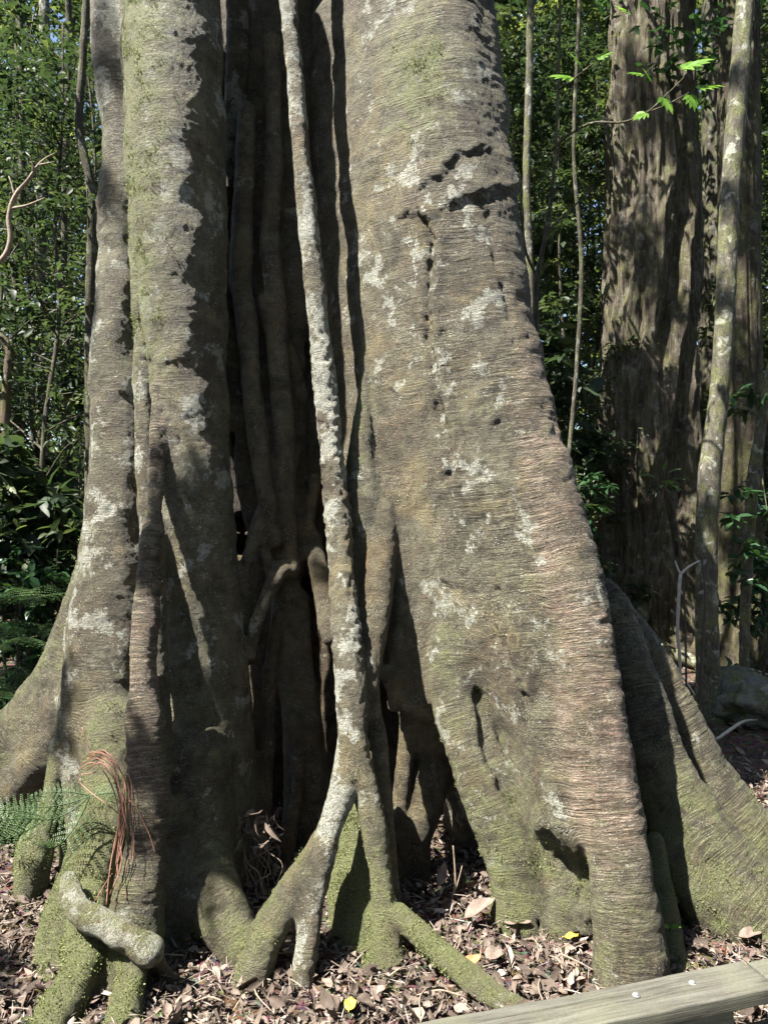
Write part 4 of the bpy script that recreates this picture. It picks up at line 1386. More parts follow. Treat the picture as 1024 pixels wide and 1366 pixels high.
# pale forked sapling trunk at the right edge
P = np.array([[*at(a, b, c), r * K * c] for a, b, c, r in [(990, 1000, 7.0, 6), (995, 760, 7.0, 7), (1004, 640, 7.0, 8), (1012, 585, 7.0, 7), (1022, 520, 7.0, 6), (1040, 400, 7.05, 6), (1050, 100, 7.1, 5), (1045, -200, 7.2, 4)]])
P[0, 2] = 0.0
rt = empty('sapling', (P[0, 0], P[0, 1], 0.0))
tag(rt, 'thin pale crooked sapling at the right edge with glossy leaves', 'sapling')
mb = MB()
mb.tube(P, seg=12, step=0.05, wob=0.2, seed=2)
tw = []
for (a, b, c2, d2) in [(1016, 560, 985, 545), (1005, 640, 975, 655), (1003, 690, 965, 700), (1010, 610, 1024, 690), (998, 720, 1010, 735), (1020, 540, 1000, 530), (996, 760, 975, 770)]:
    p0, p1 = at(a, b, 7.0), at(c2, d2, 6.8)
    mb.tube(np.array([[*p0, 0.012], [*((p0 + p1) / 2 + np.array([0, 0, 0.03])), 0.007], [*p1, 0.003]]), seg=6, step=0.05, cap=False)
    tw.append(p1)
mb.build('trunk', M['slim_bark'], rt)
cr = MB()
rng = np.random.default_rng(35)
crown_into(cr, tw, np.full(len(tw), 0.22), 22, (0.1, 0.2), rng=rng)
cr.build('crown', M['leaf_dark'], rt)

# mossy rock
def rock(px, py, Y, rx, ry, rz_, seed, label):
    c = at(px, py, Y)
    import bmesh
    bm = bmesh.new()
    bmesh.ops.create_icosphere(bm, subdivisions=5, radius=1.0)
    V = np.array([v.co[:] for v in bm.verts])
    d = fbm(V * 1.3 + seed, seed, 4, 0.5)
    cell = np.abs(perlin(V * 1.1 + seed * 3, seed + 2))
    V = V * (1 + 0.35 * d - 0.25 * cell)[:, None] * np.array([rx, ry, rz_])
    for v, q in zip(bm.verts, V):
        v.co = q
    me = bpy.data.meshes.new('boulder')
    bm.to_mesh(me)
    bm.free()
    for p in me.polygons:
        p.use_smooth = True
    me.materials.append(M['rock'])
    o = link('boulder', me, None, c)
    tag(o, label, 'boulder')


rock(1000, 935, 6.6, 0.36, 0.32, 0.26, 4, 'mossy grey boulder on the forest floor right of the slender tree')

# ------------------------------------------------------------------ twigs, saplings and ferns
def stem_thing(name, pts, mat, label, cat, leaves=(), leafmat=None, wob=0.1, branches=(), Lr=(0.06, 0.1), nl=6, group=None, ground=True, lw=0.42, leafname='leaf'):
    """pts px,py,Y,rpx ; branches list of such lists ; leaves list of (px,py,Y)"""
    P = np.array([[*at(a, b, c), r * K * c] for a, b, c, r in pts])
    base = P[0, :3].copy()
    root = empty(name, tuple(base))
    tag(root, label, cat, group)
    mb = MB()
    mb.tube(P, seg=8, step=0.04, wob=wob, seed=len(pts))
    mb.build('stem', mat, root)
    for br in branches:
        b2 = MB()
        b2.tube(np.array([[*at(a, b, c), r * K * c] for a, b, c, r in br]), seg=6, step=0.04, wob=wob, seed=len(br))
        b2.build('branch', mat, root)
    for (a, b, c, ax, az, L) in leaves:
        lb = MB()
        n = 1
        p = at(a, b, c)
        D = np.array([[ax, -0.35, az]])
        N = np.array([[0.15, -0.45, 1.0]])
        leaves_into(lb, p[None], D, N, np.array([L]), np.array([L * lw]), rnd=np.array([random.random()]), fold=0.12, curl=0.12)
        lb.build(leafname, leafmat, root)
    return root


# white sapling right of the fig
stem_thing('sapling', [(908, 1000, 6.0, 2.0), (906, 880, 6.0, 2.2), (903, 845, 6.0, 2.2), (905, 790, 6.0, 2.2), (907, 766, 6.0, 2.2)], M['pale_twig'], 'bare white forked twig sapling standing before the rough trunk', 'sapling',
           branches=[[(907, 766, 6.0, 1.8), (902, 755, 6.0, 1.4), (900, 748, 6.0, 0.8)], [(907, 766, 6.0, 1.8), (918, 756, 6.0, 1.6), (932, 748, 6.0, 1.0)]])
stem_thing('sapling', [(928, 985, 5.8, 2.6), (932, 930, 5.8, 2.4), (936, 870, 5.8, 2.2), (940, 800, 5.8, 1.8), (935, 740, 5.8, 1.2)], M['dark_twig'], 'thin black twig rising beside the slender tree', 'sapling',
           branches=[[(934, 905, 5.8, 1.6), (943, 920, 5.78, 1.2), (938, 940, 5.75, 0.8)], [(936, 870, 5.8, 1.3), (948, 845, 5.8, 0.9), (955, 830, 5.8, 0.6)]])
stem_thing('sapling', [(915, 940, 6.4, 1.5), (912, 800, 6.4, 1.4), (900, 690, 6.4, 1.2), (885, 648, 6.4, 1.0)], M['dark_twig'], 'wispy sapling with a few pale leaves against the rough trunk', 'sapling',
           leaves=[(878, 640, 6.35, -0.8, 0.35, 0.17), (868, 636, 6.35, -1.0, 0.15, 0.14), (888, 632, 6.35, 0.6, 0.3, 0.13), (894, 640, 6.35, 0.9, 0.1, 0.12), (884, 628, 6.35, 0.1, 0.6, 0.1), (912, 722, 6.3, -0.9, 0.2, 0.11), (922, 722, 6.3, 0.9, 0.1, 0.1)], leafmat=M['fern'],
           branches=[[(885, 648, 6.4, 0.9), (872, 640, 6.38, 0.7), (862, 634, 6.35, 0.5)], [(885, 648, 6.4, 0.9), (895, 662, 6.38, 0.7), (902, 668, 6.36, 0.5)], [(906, 730, 6.4, 0.9), (916, 724, 6.35, 0.6)]])


# sapling whose lit leaf sprays cross in front of the rough trunk
def lobed(lb, c, D, N, L, rng):
    """compound leaf: several leaflets fanned from one point"""
    D = D / np.linalg.norm(D)
    N = N - D * (N @ D)
    N /= np.linalg.norm(N)
    B = np.cross(D, N)
    k = 7
    for i in range(k):
        a = (i / (k - 1) - 0.5) * 2.1
        u = 0.55 * (1 - abs(a) / 1.4)
        d = D * math.cos(a) + B * math.sin(a)
        leaves_into(lb, (c + D * L * u * 0.5)[None], d[None], N[None] + rng.normal(size=(1, 3)) * 0.15, np.array([L * (0.62 - 0.16 * abs(a))]), np.array([L * 0.2]), rnd=np.array([rng.uniform(0.4, 1)]), fold=0.1, curl=0.1)


rng = np.random.default_rng(41)
pts = [(722, 1000, 6.3, 4.5), (716, 700, 6.3, 4.2), (712, 520, 6.3, 4), (714, 420, 6.28, 4), (716, 370, 6.25, 3.6), (728, 310, 6.2, 3), (738, 230, 6.15, 2.4), (744, 120, 6.1, 2), (748, -60, 6.1, 1.4)]
rt = stem_thing('sapling', pts, M['dark_bark'], 'thin dark sapling with lit lobed leaves between the fig and rough trunk', 'sapling',
                branches=[[(736, 200, 6.15, 2), (758, 180, 6.0, 1.8), (790, 164, 5.8, 1.8), (830, 163, 5.6, 1.6), (862, 150, 5.5, 1.4), (890, 125, 5.45, 1.2), (915, 100, 5.4, 1.0)],
                          [(862, 150, 5.5, 1.2), (888, 140, 5.45, 0.9), (925, 120, 5.4, 0.7)], [(744, 120, 6.1, 1.6), (765, 105, 5.9, 1.2), (790, 85, 5.8, 1.0)],
                          [(728, 310, 6.2, 2.2), (755, 285, 6.2, 1.6), (790, 250, 6.2, 1.0)], [(716, 370, 6.25, 2.2), (700, 330, 6.3, 1.8), (694, 250, 6.3, 1.4)]])
for (a, b, c, dx, dz, L) in [(765, 104, 5.85, -1, -0.05, 0.26), (775, 88, 5.8, -0.6, 0.5, 0.16), (795, 80, 5.8, 0.8, 0.3, 0.16), (905, 92, 5.4, 1, 0.22, 0.28), (905, 92, 5.4, 0.6, -0.1, 0.2), (925, 118, 5.4, 1, 0.0, 0.24), (880, 128, 5.45, 0.5, -0.9, 0.2), (858, 100, 5.5, -1, 0.0, 0.16), (870, 112, 5.5, -0.4, 0.4, 0.16), (862, 150, 5.5, -0.8, -0.5, 0.16), (740, 128, 6.1, -0.8, 0.2, 0.16), (918, 125, 5.4, 0.2, -0.9, 0.18), (840, 20, 5.7, -0.6, 0.2, 0.18)]:
    lb = MB()
    lobed(lb, at(a, b, c), np.array([dx, -0.25, dz]), np.array([0.1, -0.7, 0.8]), L, rng)
    lb.build('leaf', M['leaf_lit'], rt)

# grey twin stems in the gap, left stems
THIN = [
    ([(704, 1000, 7.2, 5), (704, 700, 7.2, 5), (708, 420, 7.2, 5), (702, 250, 7.2, 5), (705, 120, 7.2, 5), (708, -60, 7.2, 5), (712, -400, 7.3, 4)], 'slim_bark', 'slim grey stem rising close to the right edge of the fig'),
    ([(756, 1000, 8.2, 3), (752, 700, 8.2, 3), (768, 500, 8.2, 3), (775, 350, 8.2, 3), (765, 200, 8.2, 2.6), (772, 0, 8.2, 2.4), (770, -200, 8.2, 2)], 'dark_bark', 'wiry dark stem close to the left side of the rough trunk'),
    ([(122, 1000, 7.0, 7), (120, 600, 7.0, 6.5), (120, 420, 7.0, 6.5), (122, 260, 7.0, 6), (106, 170, 7.0, 5.5), (112, 60, 7.0, 5), (116, -60, 7.0, 5), (110, -400, 7.1, 4)], 'dark_bark', 'dark slender tree stem close to the left edge of the fig'),
    ([(44, 920, 7.6, 7), (40, 780, 7.6, 7), (26, 690, 7.6, 7), (8, 600, 7.6, 6.5), (10, 500, 7.6, 6), (14, 470, 7.6, 6), (2, 450, 7.6, 5), (-20, 440, 7.6, 4)], 'brown_bark', 'bent brown stem arching at the far left edge'),
    ([(58, 900, 12, 9), (58, 600, 12, 8.5), (54, 330, 12, 8), (60, 100, 12, 7), (56, -200, 12, 6)], 'slim_bark', 'pale lichened trunk deep in the left forest'),
    ([(28, 900, 9.5, 5), (26, 600, 9.5, 4.6), (20, 400, 9.5, 4.4), (30, 200, 9.5, 4), (24, -100, 9.5, 3)], 'dark_bark', 'straight thin dark stem left of the pale trunk'),
    ([(95, 900, 10.5, 5), (92, 600, 10.5, 4.6), (86, 300, 10.5, 4.2), (92, 60, 10.5, 4), (88, -200, 10.5, 3)], 'dark_bark', 'thin stem right of the pale trunk in the left forest'),
    ([(1004, 900, 10, 6), (1000, 500, 10, 6), (1008, 250, 10, 5), (1002, -100, 10, 5)], 'dark_bark', 'dark stem behind the leaves at the right edge'),
]
for pts, mt, lab in THIN:
    P = np.array([[*at(a, b, c), r * K * c] for a, b, c, r in pts])
    P[0, 2] = float(ground_z(P[:1, 0], P[:1, 1])[0]) - 0.05
    rt = empty('slender_tree', tuple(P[0, :3]))
    tag(rt, lab, 'tree')
    mb = MB()
    mb.tube(P, seg=10, step=0.06, wob=0.25, seed=int(pts[0][0]))
    mb.build('trunk', M[mt], rt)

# bare pale branch at the left edge
stem_thing('bare_branch', [(-40, 372, 5.2, 4), (2, 347, 5.2, 3.6), (14, 320, 5.2, 3.4), (12, 290, 5.2, 3.2), (20, 262, 5.2, 2.8), (38, 240, 5.2, 2.4), (50, 222, 5.2, 1.8), (60, 212, 5.2, 1.2), (74, 204, 5.2, 0.6)], M['dead_twig'], 'bare pale dead branch reaching in from the left edge', 'branch',
           branches=[[(16, 278, 5.2, 1.8), (36, 274, 5.18, 1.4), (60, 264, 5.15, 0.7)], [(20, 262, 5.2, 1.6), (16, 245, 5.2, 1.2), (12, 235, 5.2, 0.6)], [(44, 232, 5.2, 1.5), (44, 218, 5.18, 1.0), (40, 208, 5.15, 0.5)], [(52, 220, 5.2, 1.3), (62, 218, 5.18, 0.9), (72, 216, 5.15, 0.5)]])


def fern(px, py, Y, label, fronds, seed, size, group=None, face=(0.0, 0.0, 1.0)):
    rng = np.random.default_rng(seed)
    c = at(px, py, Y)
    root = empty('fern', tuple(c))
    tag(root, label, 'fern', group)
    for (ang, L, rise) in fronds:
        L = L * size
        mb = MB()
        n = 26
        t = np.linspace(0, 1, n)
        dx = np.array([math.cos(ang), math.sin(ang), 0])
        P = c + dx * (t * L)[:, None] + np.array([0, 0, 1.0]) * (rise * L * (t - 0.95 * t * t))[:, None]
        mb.tube(np.column_stack([P, 0.0035 * (1 - 0.8 * t) * size ** .5]), seg=5, step=0.05, cap=False, a=0.2)
        T = np.gradient(P, axis=0)
        T /= np.linalg.norm(T, axis=1)[:, None]
        side = np.cross(T, np.array(face))
        side /= np.linalg.norm(side, axis=1)[:, None]
        up = np.cross(side, T)
        for s_ in (-1, 1):
            pl = L * 0.3 * np.clip(1.05 - t, 0, 1) ** 0.7 * np.clip(t * 5, 0, 1) ** 0.5
            # each pinna: a row of tiny leaflets
            for i in range(3, n, 2):
                d = side[i] * s_ + T[i] * 0.55 - up[i] * 0.15
                d /= np.linalg.norm(d)
                m = max(3, int(11 * pl[i] / (L * 0.3)))
                u = (np.arange(m) + 0.5) / m
                pc = P[i] + d * (u * pl[i])[:, None] - up[i] * (u * u * pl[i] * 0.2)[:, None]
                for q in (-1, 1):
                    dd = np.cross(d, up[i]) * q + d * 0.6
                    ll = 0.03 * L * (1 - 0.55 * u) + 0.002
                    leaves_into(mb, pc, np.repeat(dd[None], m, 0), np.repeat(up[i][None], m, 0) + rng.normal(size=(m, 3)) * 0.1, ll, ll * 0.55, rnd=np.clip(rng.normal(0.5, 0.2, m), 0, 1), fold=0.05, curl=0.1, rng=rng)
        mb.build('frond', M['fern'], root)
    return root


fern(62, 1092, 3.45, 'small fern with lit fronds on the mossy root at left', [(3.3, 0.36, 0.55), (3.0, 0.34, -0.1), (3.9, 0.36, -0.45), (3.5, 0.38, 0.2)], 1, 1.0, face=(0, -0.8, 0.6))
fern(120, 1062, 3.42, 'shaded fern hanging beside the red rootlets', [(3.6, 0.32, -0.9), (4.3, 0.36, -1.6), (3.4, 0.34, -0.35), (0.1, 0.2, 0.2), (3.2, 0.26, 0.35)], 2, 1.0, face=(0, -0.85, 0.5))
FS = [(36, 800, 6.0), (80, 850, 5.6), (5, 860, 5.4), (60, 740, 7.2), (95, 785, 6.8), (20, 930, 5.2), (50, 905, 5.5)]
for i, (a, b, c) in enumerate(FS):
    fr = [(j * 6.28 / 7 + random.random(), random.uniform(0.6, 1.0), random.uniform(0.2, 0.6)) for j in range(7)]
    fern(a, b, c, 'shadowy fern clump in the undergrowth left of the fig', fr, 50 + i, 0.75, group='ferns in the left undergrowth')

# red hanging rootlets on the left base
rt = empty('rootlet_bunch', tuple(at(165, 1060, 3.25)))
tag(rt, 'bunch of thin reddish dry rootlets hanging over the left buttress', 'rootlets')
rng = np.random.default_rng(61)
base_path = [(118, 1020, 3.30), (134, 1010, 3.24), (150, 1022, 3.18), (162, 1050, 3.14), (167, 1085, 3.10), (165, 1120, 3.07), (160, 1160, 3.02), (156, 1200, 2.98)]
for i in range(13):
    a = rng.normal(size=2) * 8
    n = len(base_path)
    lim = n - rng.integers(0, 3)
    P = []
    for j, (px, py, Y) in enumerate(base_path[:lim]):
        sp = 1.0 + 0.16 * max(0, j - 4) * (1 + (i % 3))
        P.append([*at(px + a[0] * sp * (0.9 + 0.1 * math.sin(j + i)) + rng.normal() * 2.6, py + a[1] * 0.8, Y - 0.01 * (i % 4)), 0.0026 if i < 5 else 0.0016])
    mb = MB()
    mb.tube(np.array(P), seg=6, step=0.02, wob=0.2, seed=i)
    mb.build('rootlet', M['red_root'], rt)
for pth in ([(128, 1030, 3.24), (106, 1035, 3.26), (108, 1045, 3.25), (125, 1060, 3.2), (150, 1078, 3.14), (162, 1090, 3.1)], [(134, 1012, 3.24), (122, 1006, 3.25), (116, 990, 3.26), (110, 970, 3.27)], [(160, 1060, 3.12), (180, 1075, 3.1), (198, 1110, 3.07), (208, 1140, 3.05)], [(150, 1165, 3.0), (140, 1180, 3.0), (128, 1200, 2.98), (125, 1205, 2.98)], [(132, 1012, 3.24), (140, 1004, 3.22), (148, 1008, 3.2), (149, 1020, 3.18)]):
    mb = MB()
    mb.tube(np.array([[*at(*p), 0.0022] for p in pth]), seg=6, step=0.02, wob=0.2, seed=9)
    mb.build('rootlet', M['red_root'], rt)

# tangled dead vine in the hollow
rt = empty('dead_vine', tuple(at(345, 1200, 3.6)))
tag(rt, 'tangle of dry dead vine stems in the dark hollow of the fig', 'dead vine')
rng = np.random.default_rng(71)
for i in range(16):
    px0, py0 = rng.uniform(330, 370), rng.uniform(1195, 1235)
    P = []
    x0, y0 = px0, py0
    Y0 = rng.uniform(3.55, 3.8)
    for j in range(6):
        P.append([*at(x0, y0, Y0), 0.0045 * (1 - j * 0.12) * (1.4 if i < 4 else 0.8)])
        x0 += rng.normal(0, 11)
        y0 -= rng.uniform(8, 30)
        Y0 += rng.normal(0, 0.03)
    mb = MB()
    mb.tube(np.array(P), seg=6, step=0.03, wob=0.2, seed=i)
    mb.build('stem', M['dead_twig'], rt)
mb = MB()
n = 46
cc = np.array([at(rng.uniform(325, 368), rng.uniform(1078, 1128), rng.uniform(3.55, 3.75)) for _ in range(n)])
leaves_into(mb, cc, rand_dirs(n, -0.8), rand_dirs(n), rng.uniform(0.05, 0.12, n), rng.uniform(0.012, 0.03, n), rnd=rng.uniform(0.2, 0.7, n), curl=0.4)
mb.build('withered_leaves', M['litter'], rt)

# dead twig and seedlings in front of the cave
stem_thing('dead_twig', [(598, 1222, 3.6, 2.2), (602, 1200, 3.6, 1.8), (607, 1180, 3.6, 1.5), (606, 1150, 3.6, 1.2), (604, 1128, 3.6, 0.8)], M['dead_twig'], 'upright dead forked twig in the litter at the cave mouth', 'twig',
           branches=[[(606, 1190, 3.6, 1.3), (612, 1172, 3.6, 1.0), (616, 1155, 3.6, 0.6)]])
stem_thing('seedling', [(622, 1188, 3.7, 1.0), (621, 1176, 3.7, 0.9), (620, 1166, 3.7, 0.7)], M['dark_twig'], 'tiny seedling with round blue green leaves at the cave mouth', 'seedling',
           leaves=[(620, 1168, 3.68, -0.1, 0.7, 0.04), (620, 1172, 3.68, 0.5, -0.6, 0.035)], leafmat=M['fern'], lw=0.8)
stem_thing('seedling', [(750, 1284, 3.2, 1.2), (750, 1276, 3.2, 1.0), (749, 1268, 3.2, 0.8)], M['dark_twig'], 'tiny green seedling beside the yellow green leaf before the buttress', 'seedling',
           leaves=[(749, 1272, 3.19, -0.9, 0.25, 0.045), (749, 1272, 3.19, 0.8, 0.3, 0.045), (749, 1268, 3.19, 0.1, 0.9, 0.035), (750, 1276, 3.19, -0.2, -0.7, 0.03)], leafmat=M['fern'], lw=0.55)
stem_thing('seedling', [(893, 1242, 3.15, 1.0), (893, 1234, 3.14, 0.8)], M['dark_twig'], 'tiny bright green sprout on the small root right of the ridge', 'seedling',
           leaves=[(893, 1236, 3.12, -0.9, 0.2, 0.04), (893, 1236, 3.12, 0.8, 0.2, 0.045), (893, 1234, 3.12, 0, 0.8, 0.03)], leafmat=M['leaf_lit'], lw=0.55)

# twigs lying on the near litter
for i in range(14):
    while True:
        px, py = random.uniform(60, 800), random.uniform(1190, 1360)
        P = at(px, py, HC / ((py - 683) * K))
        if (int(math.floor(P[0] / 0.05)), int(math.floor(P[1] / 0.05))) not in _occ:
            break
    a, L = random.uniform(0, 6.28), random.uniform(0.08, 0.24)
    d = np.array([math.cos(a), math.sin(a), random.uniform(-.1, .15)]) * L
    P[2] = float(ground_z(P[:1], P[1:2])[0]) + 0.05
    mb = MB()
    mb.tube(np.array([[*(P - d / 2), 0.0035], [*(P + np.array([0, 0, .012]) + np.array([d[1], -d[0], 0]) * .08), 0.003], [*(P + d / 2), 0.0018]]), seg=6, step=0.02, wob=0.3, seed=i)
    o = mb.build('fallen_twig', M['dead_twig'])
    tag(o, 'thin dry twig lying on the litter in front of the fig', 'twig', 'twigs on the near litter')

# sticks lying on the far litter
for i, (a, b, c, d, Ya, Yb) in enumerate([(900, 900, 985, 925, 7.9, 7.4), (880, 872, 930, 935, 8.6, 7.2), (985, 900, 1024, 860, 7.6, 8.2), (955, 985, 1010, 960, 6.0, 6.4), (870, 930, 920, 905, 7.2, 7.8), (960, 880, 1030, 900, 8.6, 8.0), (925, 960, 935, 900, 6.3, 7.2)]):
    p0, p1 = at(a, b, Ya), at(c, d, Yb)
    p0[2] = float(ground_z(p0[:1], p0[1:2])[0]) + 0.04
    p1[2] = float(ground_z(p1[:1], p1[1:2])[0]) + 0.09
    mb = MB()
    mid = (p0 + p1) / 2 + np.array([0.05, 0.03, 0.05])
    mb.tube(np.array([[*p0, 0.014], [*mid, 0.012], [*p1, 0.006]]), seg=7, step=0.05, wob=0.3, seed=i)
    o = mb.build('fallen_stick', M['pale_twig'] if i % 2 else M['dead_twig'])
    tag(o, 'dry stick lying on the litter around the slender tree foot', 'stick', 'sticks on the litter at right')

# ------------------------------------------------------------------ forest behind
gl, gm, gr = 'leafy trees left of the fig', 'leafy trees in the gap right of the fig', 'leafy trees at the right edge'
seed = 100
for (px, Y, H, sp, mt) in [(40, 7.5, 7.0, 1.3, 'leaf'), (100, 8.6, 7.5, 1.4, 'leaf'), (-20, 8.8, 8, 1.5, 'leaf'), (70, 10.2, 8.5, 1.6, 'leaf'), (10, 11.5, 9, 1.7, 'leaf'), (120, 11.5, 9, 1.6, 'leaf'), (50, 13.5, 10, 1.9, 'leaf'), (-40, 13, 10, 1.9, 'leaf'), (110, 14.5, 10, 1.9, 'leaf')]:
    forest_tree('leafy_tree', bx(px, Y), H, 0.02 + 0.002 * Y, 'small leaved forest tree in the dense foliage left of the fig', gl, 'tree', M[mt], M['dark_bark'], 0.12, sp, 56, 46, (0.055, 0.14), seed)
    seed += 1
for (px, Y, H, sp, mt) in [(700, 9.0, 7.5, 1.1, 'leaf'), (750, 10.5, 8.5, 1.3, 'leaf'), (690, 12, 9, 1.5, 'leaf'), (770, 13.2, 9.5, 1.6, 'leaf'), (725, 15, 11, 1.9, 'leaf'), (780, 11.5, 8, 1.3, 'leaf'), (735, 12.5, 9, 1.5, 'leaf'), (690, 14, 10, 1.8, 'leaf')]:
    forest_tree('leafy_tree', bx(px, Y), H, 0.018 + 0.002 * Y, 'small leaved forest tree in the gap between the fig and the rough trunk', gm, 'tree', M[mt], M['dark_bark'], 0.06, sp, 60, 60, (0.07, 0.14), seed)
    seed += 1
for (px, Y, H, sp, mt) in [(1015, 11, 8.5, 1.2, 'leaf'), (985, 14.5, 10, 1.7, 'leaf'), (1050, 13, 10, 1.8, 'leaf'), (945, 16, 11, 1.8, 'leaf')]:
    forest_tree('leafy_tree', bx(px, Y), H, 0.02 + 0.002 * Y, 'small leaved forest tree behind the trunks at the right edge', gr, 'tree', M[mt], M['dark_bark'], 0.06, sp, 54, 54, (0.07, 0.15), seed)
    seed += 1
# undergrowth shrubs
for (px, Y, H) in [(20, 6.4, 1.6), (75, 6.9, 1.7), (110, 7.6, 1.9), (-10, 7.4, 2.0), (50, 8.4, 2.2), (95, 9.4, 2.2), (15, 9.6, 2.4)]:
    forest_tree('shrub', bx(px, Y), H, 0.018, 'dark glossy leaved shrub in the undergrowth left of the fig', 'shrubs left of the fig', 'shrub', M['leaf_dark'], M['dark_bark'], 0.15, 0.62, 18, 34, (0.08, 0.17), seed, stems=2)
    seed += 1
for (px, Y, H) in [(700, 8.2, 2.0), (745, 8.8, 2.4), (775, 9.6, 2.6), (720, 10.5, 2.8)]:
    forest_tree('shrub', bx(px, Y), H, 0.018, 'dark leaved shrub low in the gap right of the fig', 'shrubs in the gap', 'shrub', M['leaf_dark'], M['dark_bark'], 0.1, 0.7, 18, 34, (0.08, 0.17), seed, stems=2)
    seed += 1
for (px, Y, H) in [(1018, 7.8, 1.5), (1040, 9, 2.2), (1005, 11, 2.4)]:
    forest_tree('shrub', bx(px, Y), H, 0.018, 'dark leaved shrub low at the right edge behind the boulder', 'shrubs at the right edge', 'shrub', M['leaf_dark'], M['dark_bark'], 0.15, 0.6, 16, 30, (0.08, 0.17), seed, stems=2)
    seed += 1

# broad-leaved plants between the small-leaved ones
for (px, Y, H, lab, grp) in [(30, 7.2, 2.6, 'broad leaved sapling in the undergrowth left of the fig', 'broad leaved saplings at left'), (92, 8.4, 3.4, 'broad leaved sapling in the undergrowth left of the fig', 'broad leaved saplings at left'), (5, 9.8, 5.0, 'broad leaved sapling in the undergrowth left of the fig', 'broad leaved saplings at left'), (735, 9.4, 4.2, 'broad leaved sapling in the gap right of the fig', 'broad leaved saplings in the gap'), (705, 11, 6.0, 'broad leaved sapling in the gap right of the fig', 'broad leaved saplings in the gap')]:
    forest_tree('sapling', bx(px, Y), H, 0.02, lab, grp, 'sapling', M['leaf'], M['dark_bark'], 0.3, 0.8, 16, 14, (0.2, 0.38), seed)
    seed += 1

# far wood: one mass
def far_wood():
    rng = np.random.default_rng(201)
    mb = MB()
    n = 3000
    Y = rng.uniform(17, 27, n)
    px = rng.uniform(-260, 1280, n)
    X = (px - 512) * K * Y
    Z = rng.uniform(0.0, 1.0, n) ** 1.0 * 23.0 + 0.4
    C = np.stack([X, Y, Z], 1)
    crown_into(mb, C, rng.uniform(0.6, 1.3, n), 70, (0.14, 0.28), flat=0.7, rng=rng)
    n = 1700
    Y = rng.uniform(18, 26, n)
    px = np.where(rng.random(n) < 0.5, rng.uniform(640, 830, n), np.where(rng.random(n) < 0.6, rng.uniform(-60, 160, n), rng.uniform(930, 1090, n)))
    C = np.stack([(px - 512) * K * Y, Y, rng.uniform(0.5, 20, n)], 1)
    crown_into(mb, C, rng.uniform(0.5, 1.0, n), 60, (0.12, 0.24), flat=0.8, rng=rng)
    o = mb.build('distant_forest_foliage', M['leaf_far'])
    tag(o, 'far forest foliage closing the view behind the trees', None, None, 'stuff')
    for (p, y, r) in [(20, 18, .14), (88, 20, .2), (735, 19.5, .2), (1012, 20, .2)]:
        x, yy = bx(p, y)
        bz = float(ground_z(np.array([x]), np.array([yy]))[0])
        t = MB()
        t.tube(np.array([[x, yy, bz - .1, r * 1.3], [x + .1, yy, bz + 3, r], [x, yy, bz + 8, r * .9], [x + .2, yy, bz + 16, r * .5]]), seg=12, step=0.25, wob=.15, seed=p)
        o = t.build('distant_trunk', M['dark_bark'])
        tag(o, 'plain dark trunk far behind the leafy trees', 'tree', 'distant forest trunks')


far_wood()


# the same forest closes in on every other side of the clearing
def surrounding_wood():
    rng = np.random.default_rng(211)
    mb = MB()
    n = 1500
    a = rng.uniform(math.radians(150), math.radians(390), n)      # sides and behind the viewer
    d = rng.uniform(6.5, 15, n)
    Z = rng.random(n) ** 1.1 * np.minimum(9.5, 0.72 * d) + 0.2
    C = np.stack([d * np.cos(a) + 0.2, d * np.sin(a) + 2.0, Z], 1)
    C = C[~((C[:, 1] > 3.5) & (np.abs(C[:, 0]) < 0.72 * C[:, 1] + 1.6))]
    crown_into(mb, C, rng.uniform(0.7, 1.3, len(C)), 46, (0.16, 0.3), flat=0.8, rng=rng)
    o = mb.build('surrounding_forest_foliage', M['leaf'])
    tag(o, 'leafy forest around and behind the viewpoint', None, None, 'stuff')


surrounding_wood()


# high canopy: shades the forest; gap cut along LIT rays for sun, unseen leaf clumps added at SHADE for shadow
LIT = []
for px in range(500, 830, 55):
    for py in range(-100, 1320, 80):
        if px < 660 + max(0, (py - 300) * 0.25):
            LIT.append(at(px, py, 3.6 if py < 900 else 3.3))
for py in range(-100, 1320, 70):
    LIT.append(at(450, py, 3.5 if py < 900 else 3.15))
    LIT.append(at(195 if py < 1000 else 180, py, 3.6 if py < 800 else 3.1))
    if py > 500:
        LIT.append(at(155, py, 3.9))
for px in range(60, 900, 70):
    for py in (1200, 1270, 1340):
        LIT.append(at(px, py, HC / ((py - 683) * K)))
for px in range(600, 1040, 60):
    LIT.append(at(px, 1320, 2.4))
for a in ((930, 1130, 3.6), (980, 1180, 3.5), (960, 1060, 4.2), (900, 980, 4.2), (1010, 1230, 3.4)):
    LIT.append(at(*a))
for a in ((740, 100, 5.85), (765, 104, 5.85), (905, 92, 5.4), (930, 85, 5.4), (925, 118, 5.4), (880, 130, 5.4), (950, 620, 6.6), (870, 640, 6.3), (905, 800, 6.0), (950, 930, 7.5)):
    LIT.append(at(*a))
_r = random.Random(5)
for _ in range(16):
    px = _r.choice([_r.uniform(-10, 125), _r.uniform(-10, 125), _r.uniform(670, 790), _r.uniform(960, 1030)])
    LIT.append(at(px, _r.uniform(0, 820), _r.uniform(6.5, 12)))
LIT = np.array(LIT)
